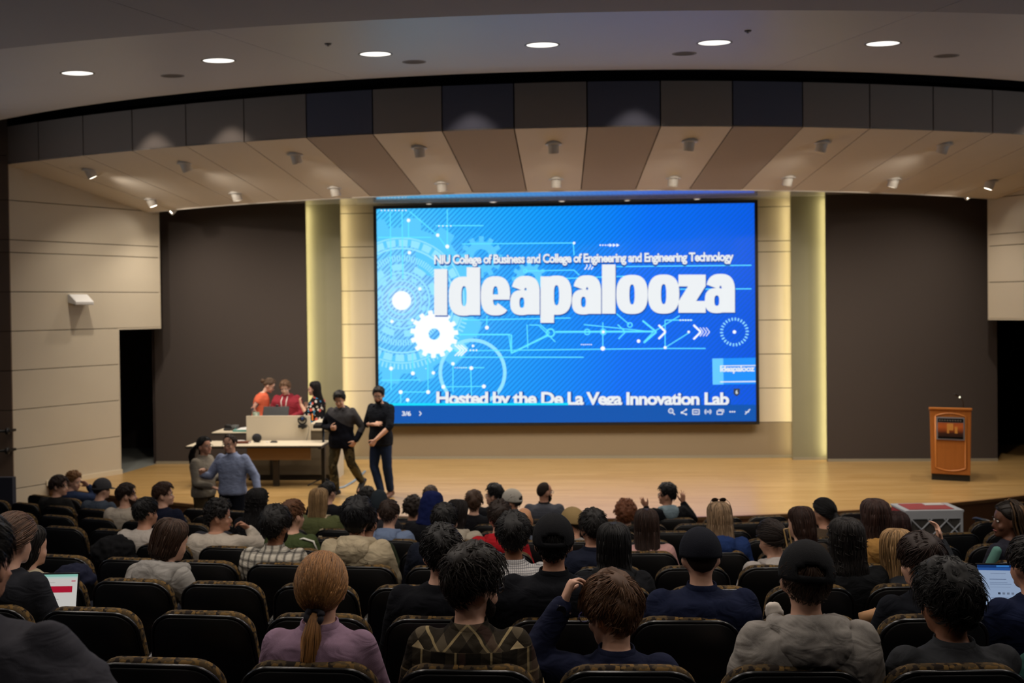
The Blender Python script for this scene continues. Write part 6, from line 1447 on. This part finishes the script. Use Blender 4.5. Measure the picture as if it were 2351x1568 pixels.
stand('young man in a grey and black hooded sweatshirt walking with his head down', 786, 1140, 893, 168, dict(shirt=two_tone('grey_black_sweatshirt', '#3c3b3d', '#0d0f18', 1.22), cloth='sweatshirt', hood='#3a393b', hair=dict(c='#100e10', top=.035, side=.012, n=300), skin='fair', pants=blotch('olive_camouflage', '#3b3626', ('#221f17', '#554d36'), 9, .55), shoes='#121216', pose=pose_husk, head=(12, 24, 0), folds=.022, hem=-.14), sw=1.1, bulk=1.1)
def pose_bull(J):
    J['eR'] = J['sR'] + V((.10, .0, -.27)); J['wR'] = J['eR'] + V((-.27, .17, .03)); J['hR'] = (V((-.9, .1, .15)), V((-.1, -.8, -.5)), V((.1, -.2, .9)), .5, .1)
    J['eL'] = J['sL'] + V((-.06, .10, -.27)); J['wL'] = J['eL'] + V((.16, .17, -.20)); J['hL'] = (V((.45, .3, -.7)), V((.5, -.6, .1)), V((.4, .6, .4)), .6, .1)
    J['k_R'], J['a_R'], J['t_R'] = V((.10, .05, .50)), V((-.02, .03, .095)), V((-.02, .2, .04)); J['k_L'], J['a_L'], J['t_L'] = V((-.10, -.02, .50)), V((-.09, -.12, .095)), V((-.12, .05, .04))
stand('bearded man in a black hooded sweatshirt with sleeves pushed up and jeans', 876, 1143, 884, 155, dict(shirt='#15181f', cloth='sweatshirt', hood='#1a1d24', sleeve=.56, hair=dict(c='#110e0e', top=.028, side=.010, n=300), skin='fair', beard='#1a1310', glasses='#3a3634', pants='#1b2740', shoes='#5a3a26', pose=pose_bull, head=(22, 16, 0), folds=.02, hem=-.12), sw=1.08, bulk=1.06)
def pose_coral(J):
    J['eR'] = J['sR'] + V((.06, -.15, -.20)); J['wR'] = J['eR'] + V((-.02, .10, -.22)); J['eL'] = J['sL'] + V((-.03, .12, -.25)); J['wL'] = J['eL'] + V((.02, .2, -.08))
m_tat = blotch('tattooed_forearm', '#b98a78', ('#4a4650',), 22, .5, .6)
def tat(root, J, Hm):
    q = MB(); S, E, W = J['sR'], J['eR'], J['wR']; q.tube([S.lerp(E, .35), S.lerp(E, .7), E, E.lerp(W, .4), E.lerp(W, .75)], [.049, .047, .043, .044, .036], 12, True); q.build('tattoo_sleeve', m_tat, root, smooth=True)
stand('woman in a coral top with a tattooed arm leaning over the desk', 594, 0, 865, -78, dict(shirt='#d2664a', sleeve=.2, hair=dict(style='bun', c='#5a4636', tie=(math.pi, R(-5)), n=250, t=.016), skin='pale', glasses='#55463c', pose=pose_coral, head=(-8, 30, 0), extra=tat, pants='#2a2a30', shoes='#202024', hem=-.12, folds=.012), Y=17.95, hy=.12, sw=.98, bulk=1.12)
def pose_maroon(J):
    J['eR'] = J['sR'] + V((.10, .05, -.26)); J['wR'] = J['eR'] + V((-.10, .22, -.05)); J['eL'] = J['sL'] + V((-.10, .05, -.26)); J['wL'] = J['eL'] + V((.12, .20, -.06))
def cords(root, J, Hm):
    q = MB(); nb = J['nb']; f = .115
    for s in (-1, 1): q.tube([nb + V((s * .045, f - .03, -.02)), nb + V((s * .05, f + .045, -.10)), nb + V((s * .035, f + .055, -.22))], .009, 6)
    q.build('drawstrings', mat('white_cord', '#e0d6d0', .8), root, smooth=True)
stand('woman in a maroon hooded sweatshirt with white drawstrings behind the desk', 661, 0, 869, 176, dict(shirt='#8e2f3a', cloth='sweatshirt', hood=True, hair=dict(c='#6a4f3a', top=.03, side=.02, messy=.5, n=350, len=.06), skin='pale', pose=pose_maroon, head=(6, 22, 0), extra=cords, pants='#2a2a30', shoes='#202024', folds=.016), Y=17.95, hy=.05, sw=1.15, bulk=1.22)
def pose_floral(J):
    J['eR'] = J['sR'] + V((.06, .05, -.26)); J['wR'] = J['eR'] + V((-.05, .18, .10)); J['eL'] = J['sL'] + V((-.05, .10, -.25)); J['wL'] = J['eL'] + V((.03, .13, .20)); J['hL'] = (V((.1, .3, .9)), V((.5, -.6, .1)), V((.3, .5, .3)), .5, .15); J['hR'] = (V((-.1, .4, .8)), V((-.6, -.5, .1)), V((-.3, .6, .3)), .5, .15)
stand('woman with long black hair in a black floral dress behind the desk', 727, 0, 874, 84, dict(shirt=floral(), cloth='dress', sleeve=.62, hair=dict(style='long', c='#100d0e', L=.36, w=.09, endw=.08, back=-.17, n=450), skin='fair', glasses='#6a3a34', pose=pose_floral, head=(6, 4, 0), pants='#15141a', shoes='#202024', hem=-.30, folds=.018), Y=17.75, sw=1.0, bulk=1.1)

# ================================================================== THINGS AMONG THE SEATS
def laptop(label, n, x, y, wpx, tilt, content, body='#b9b9bc'):
    """x, y: photo pixel at the middle of the screen"""
    Y = row_y(n) + .66; p = at_y(x, y, Y); W_ = .325; Hh = .215; root = tag(empty('laptop', (p.x, Y, p.z - Hh / 2 - .01), R(content.get('rz', 0))), label, 'laptop')
    q = MB(); q.bb(-W_ / 2, W_ / 2, -.225, 0, -.016, 0); q.build('keyboard_base', mat('laptop_' + body.strip('#'), body, .4, metal=.6), root, bevel=.004)
    q = MB()
    for r_ in range(4):
        for k in range(12): q.bb(-.135 + k * .0225, -.117 + k * .0225, -.12 + r_ * .024, -.101 + r_ * .024, 0, .003)
    ko = q.build('keys', mat('laptop_keys', '#d8d8da' if content.get('light') else '#1b1b1e', .6), root); ko['kind'] = 'stuff'
    T = Matrix.Rotation(-R(tilt), 4, 'X'); q = MB(); q.bb(-W_ / 2, W_ / 2, 0, .008, .004, Hh + .012); xform(q, T); lid = q.build('screen_lid', mat('laptop_lid_black', '#0b0b0d', .35), root, bevel=.003)
    def pan(a, b, c, d, mtl, nm, off): q_ = MB(); q_.add([T @ V((x_, -.0005 - off, z_)) for x_, z_ in ((a, c), (b, c), (b, d), (a, d))], [(0, 1, 2, 3)]); return q_.build(nm, mtl, lid, fix=False)
    x0, x1, z0, z1 = -W_ / 2 + .007, W_ / 2 - .007, .014, Hh + .004
    pan(x0, x1, z0, z1, mat('page_' + content['page'].strip('#'), '#050505', .4, emit=(content['page'], content.get('k', .75))), 'display', 0)
    for i, (a, b, c, d, hx_) in enumerate(content['blocks']):
        mm = mat('page_block_' + hx_.strip('#'), '#050505', .4, emit=(hx_, content.get('k', .75))); mm.cycles.emission_sampling = 'NONE'
        pan(x0 + (x1 - x0) * a, x0 + (x1 - x0) * b, z1 - (z1 - z0) * d, z1 - (z1 - z0) * c, mm, 'page_block', .0006 + .0003 * i)
    return root
laptop('laptop with a red banner on a white page at the left', 1, 104, 1366, 134, 12, dict(page='#e6e2dc', k=.62, rz=4, blocks=[(0, 1, 0, .06, '#9ad8c8'), (.0, 1, .06, .10, '#cfe6df'), (.05, .92, .30, .46, '#c01836'), (.30, .42, .34, .40, '#e8c0c4'), (.05, .62, .20, .215, '#c4c0ba'), (.05, .7, .62, .635, '#b0aca6'), (.9, .97, .16, .185, '#d4506a')]))
laptop('laptop with a blue-topped web page at the right edge', 1, 2322, 1346, 134, 8, dict(page='#a9bfe0', k=.60, rz=-3, light=True, blocks=[(0, 1, 0, .07, '#123a78'), (.3, .5, .005, .05, '#3c86d8'), (0, 1, .07, .13, '#2a5fae'), (.20, .44, .20, .212, '#8195b5'), (.18, .44, .34, .352, '#54688c'), (.18, .46, .42, .43, '#6b7fa2'), (.18, .52, .455, .467, '#6b7fa2'), (.18, .50, .53, .538, '#8fa2c0'), (.30, .34, .66, .71, '#3a4458'), (.37, .41, .66, .71, '#7a88a0'), (.44, .48, .66, .71, '#7a88a0'), (.51, .55, .66, .71, '#7a88a0'), (.18, .46, .78, .79, '#6b7fa2'), (.18, .4, .82, .83, '#8fa2c0'), (.62, .95, .24, .30, '#1c5ec0'), (.62, .8, .17, .18, '#7085a8'), (.0, 1, .955, 1.0, '#22406e')]), '#a8a8ac')
def lump(name, label, cat, p, r_, c, disp=.05, sc=.06, group=None, rough=.9):
    q = MB(); q.ell((0, 0, r_[2] * .7), r_, 20, m=14); q.ell((r_[0] * .5, r_[1] * .1, r_[2] * .3), (r_[0] * .6, r_[1] * .9, r_[2] * .5), 16); o = q.build(name, mat('cloth_' + c.strip('#'), c, rough, spec=.15), smooth=True, fix=False); o.location = p; remesh(o, .011, 2, disp, sc); return tag(o, label, cat)
lump('draped_jacket', 'black jacket draped over the seat beside the grey hooded girl', 'jacket', at_y(262, 1292, 8.0), (.19, .12, .13), '#101012')
lump('draped_jacket', 'navy padded jacket bunched on a seat near the cream sweater', 'jacket', at_y(168, 1340, 6.2), (.12, .10, .07), '#171a2c')
lump('draped_jacket', 'maroon jacket on the seat behind the grey-shirted man', 'jacket', at_y(262, 1492, 4.75), (.07, .12, .10), '#3a2227')
lump('crumpled_bag', 'crumpled white plastic bag between the seats', 'bag', at_y(1776, 1416, 5.0), (.045, .03, .045), '#b9b0a6', .03, .045)
a_ = at_y(1975, 1420, 4.9); o = tag(empty('paper_cup', a_), 'tan paper cup lying between seats near the grey hooded man', 'cup'); q = MB(); q.lathe([(.001, 0), (.028, 0), (.036, .08), (.034, .082), (.027, .004)], n=18, M=Matrix.Rotation(R(80), 3, 'Y')); q.build('cup_wall', mat('tan_card', '#9a7048', .7), o, smooth=True); q = MB(); q.lathe([(.037, .076), (.039, .08), (.037, .084), (.034, .08)], n=18, M=Matrix.Rotation(R(80), 3, 'Y')); q.build('rim', mat('tan_card', '#9a7048', .7), o, smooth=True)

# ---- box fan filter cube on a low stand by the stage
bp_ = at_y(2139, 1172, 11.6); BW, BD, BH = .66, .42, .58; zf_ = row_z(7)
box_top = bp_.z; fb = tag(empty('filter_box', (bp_.x + .02, 11.6 + BD / 2, box_top - BH), R(4)), 'red and white box with pleated filter sides and a diamond grille', 'filter box')
m_card = mat('pale_filter_frame', '#b9bcc0', .7); m_red = mat('red_card', '#a3242a', .6); m_pl = mat('grey_pleats', '#57534e', .9)
q = MB(); q.bb(-BW / 2, BW / 2, -BD / 2 + .03, BD / 2, 0, BH - .01); q.build('core', m_pl, fb)
q = MB(); q.bb(-BW / 2 - .01, BW / 2 + .01, -BD / 2, BD / 2 + .01, BH - .02, BH); q.build('lid', m_card, fb)
q = MB(); q.bb(-BW / 2 + .06, BW / 2 - .08, -BD / 2 + .05, BD / 2 - .04, BH, BH + .006); q.build('lid_sheet', m_red, fb)
q = MB(); q.bb(-BW / 2 + .34, BW / 2 - .1, BD / 2 - .16, BD / 2 - .05, BH + .006, BH + .012); q.build('lid_label', m_white, fb)
for nm, bx_ in (('top_rail', (-BW / 2, BW / 2, BH - .10, BH - .02)), ('bottom_rail', (-BW / 2, BW / 2, 0, .05)), ('side_rail', (-BW / 2, -BW / 2 + .06, .05, BH - .1)), ('side_rail', (BW / 2 - .03, BW / 2, .05, BH - .1))):
    q = MB(); q.bb(bx_[0], bx_[1], -BD / 2, -BD / 2 + .04, bx_[2], bx_[3]); q.build(nm, m_card, fb, bevel=.004)
q = MB(); q.bb(-BW / 2 - .008, -BW / 2, -BD / 2 + .08, BD / 2 - .02, .02, BH - .03); q.build('side_sheet', m_red, fb)
q = MB(); q.bb(-BW / 2 - .012, -BW / 2 - .008, -.08, .1, BH - .2, BH - .14); q.build('side_label', m_white, fb)
for k in range(26):
    q = MB(); x = -BW / 2 + .07 + k * .0213; q.prism([(x, -BD / 2 + .03, .05), (x + .008, -BD / 2 + .012, .05), (x + .016, -BD / 2 + .03, .05)], (0, 0, BH - .15)); q.build('pleat', m_pl, fb)
for s in (-1, 1):
    for k in range(-1, 4):
        a, b = V((-BW / 2 + .06 + k * .19, -BD / 2 + .004, .05)), V((-BW / 2 + .06 + k * .19 + .43, -BD / 2 + .004, .48))
        if s < 0: a.z, b.z = b.z, a.z
        t0 = max(0, (-BW / 2 + .06 - a.x) / (b.x - a.x)); t1 = min(1, (BW / 2 - .03 - a.x) / (b.x - a.x))
        if t1 - t0 > .1: q = MB(); q.tube([a.lerp(b, t0), a.lerp(b, t1)], .009, 6); q.build('grille_bar', m_card, fb)
q = MB()
for x in (-.28, .28):
    for y in (-.16, .16): q.bb(x - .02, x + .02, y - .02, y + .02, zf_ - (box_top - BH), -.03)
q.bb(-.33, .33, -.21, .21, -.03, 0); st_ = tag(empty('low_stand', fb.location, R(4)), 'low black stand under the filter box', 'stand'); q.build('frame', m_leg, st_)
print('SITTING', {k[:30]: (v[0], round(v[1], 2)) for k, v in PN.items()})
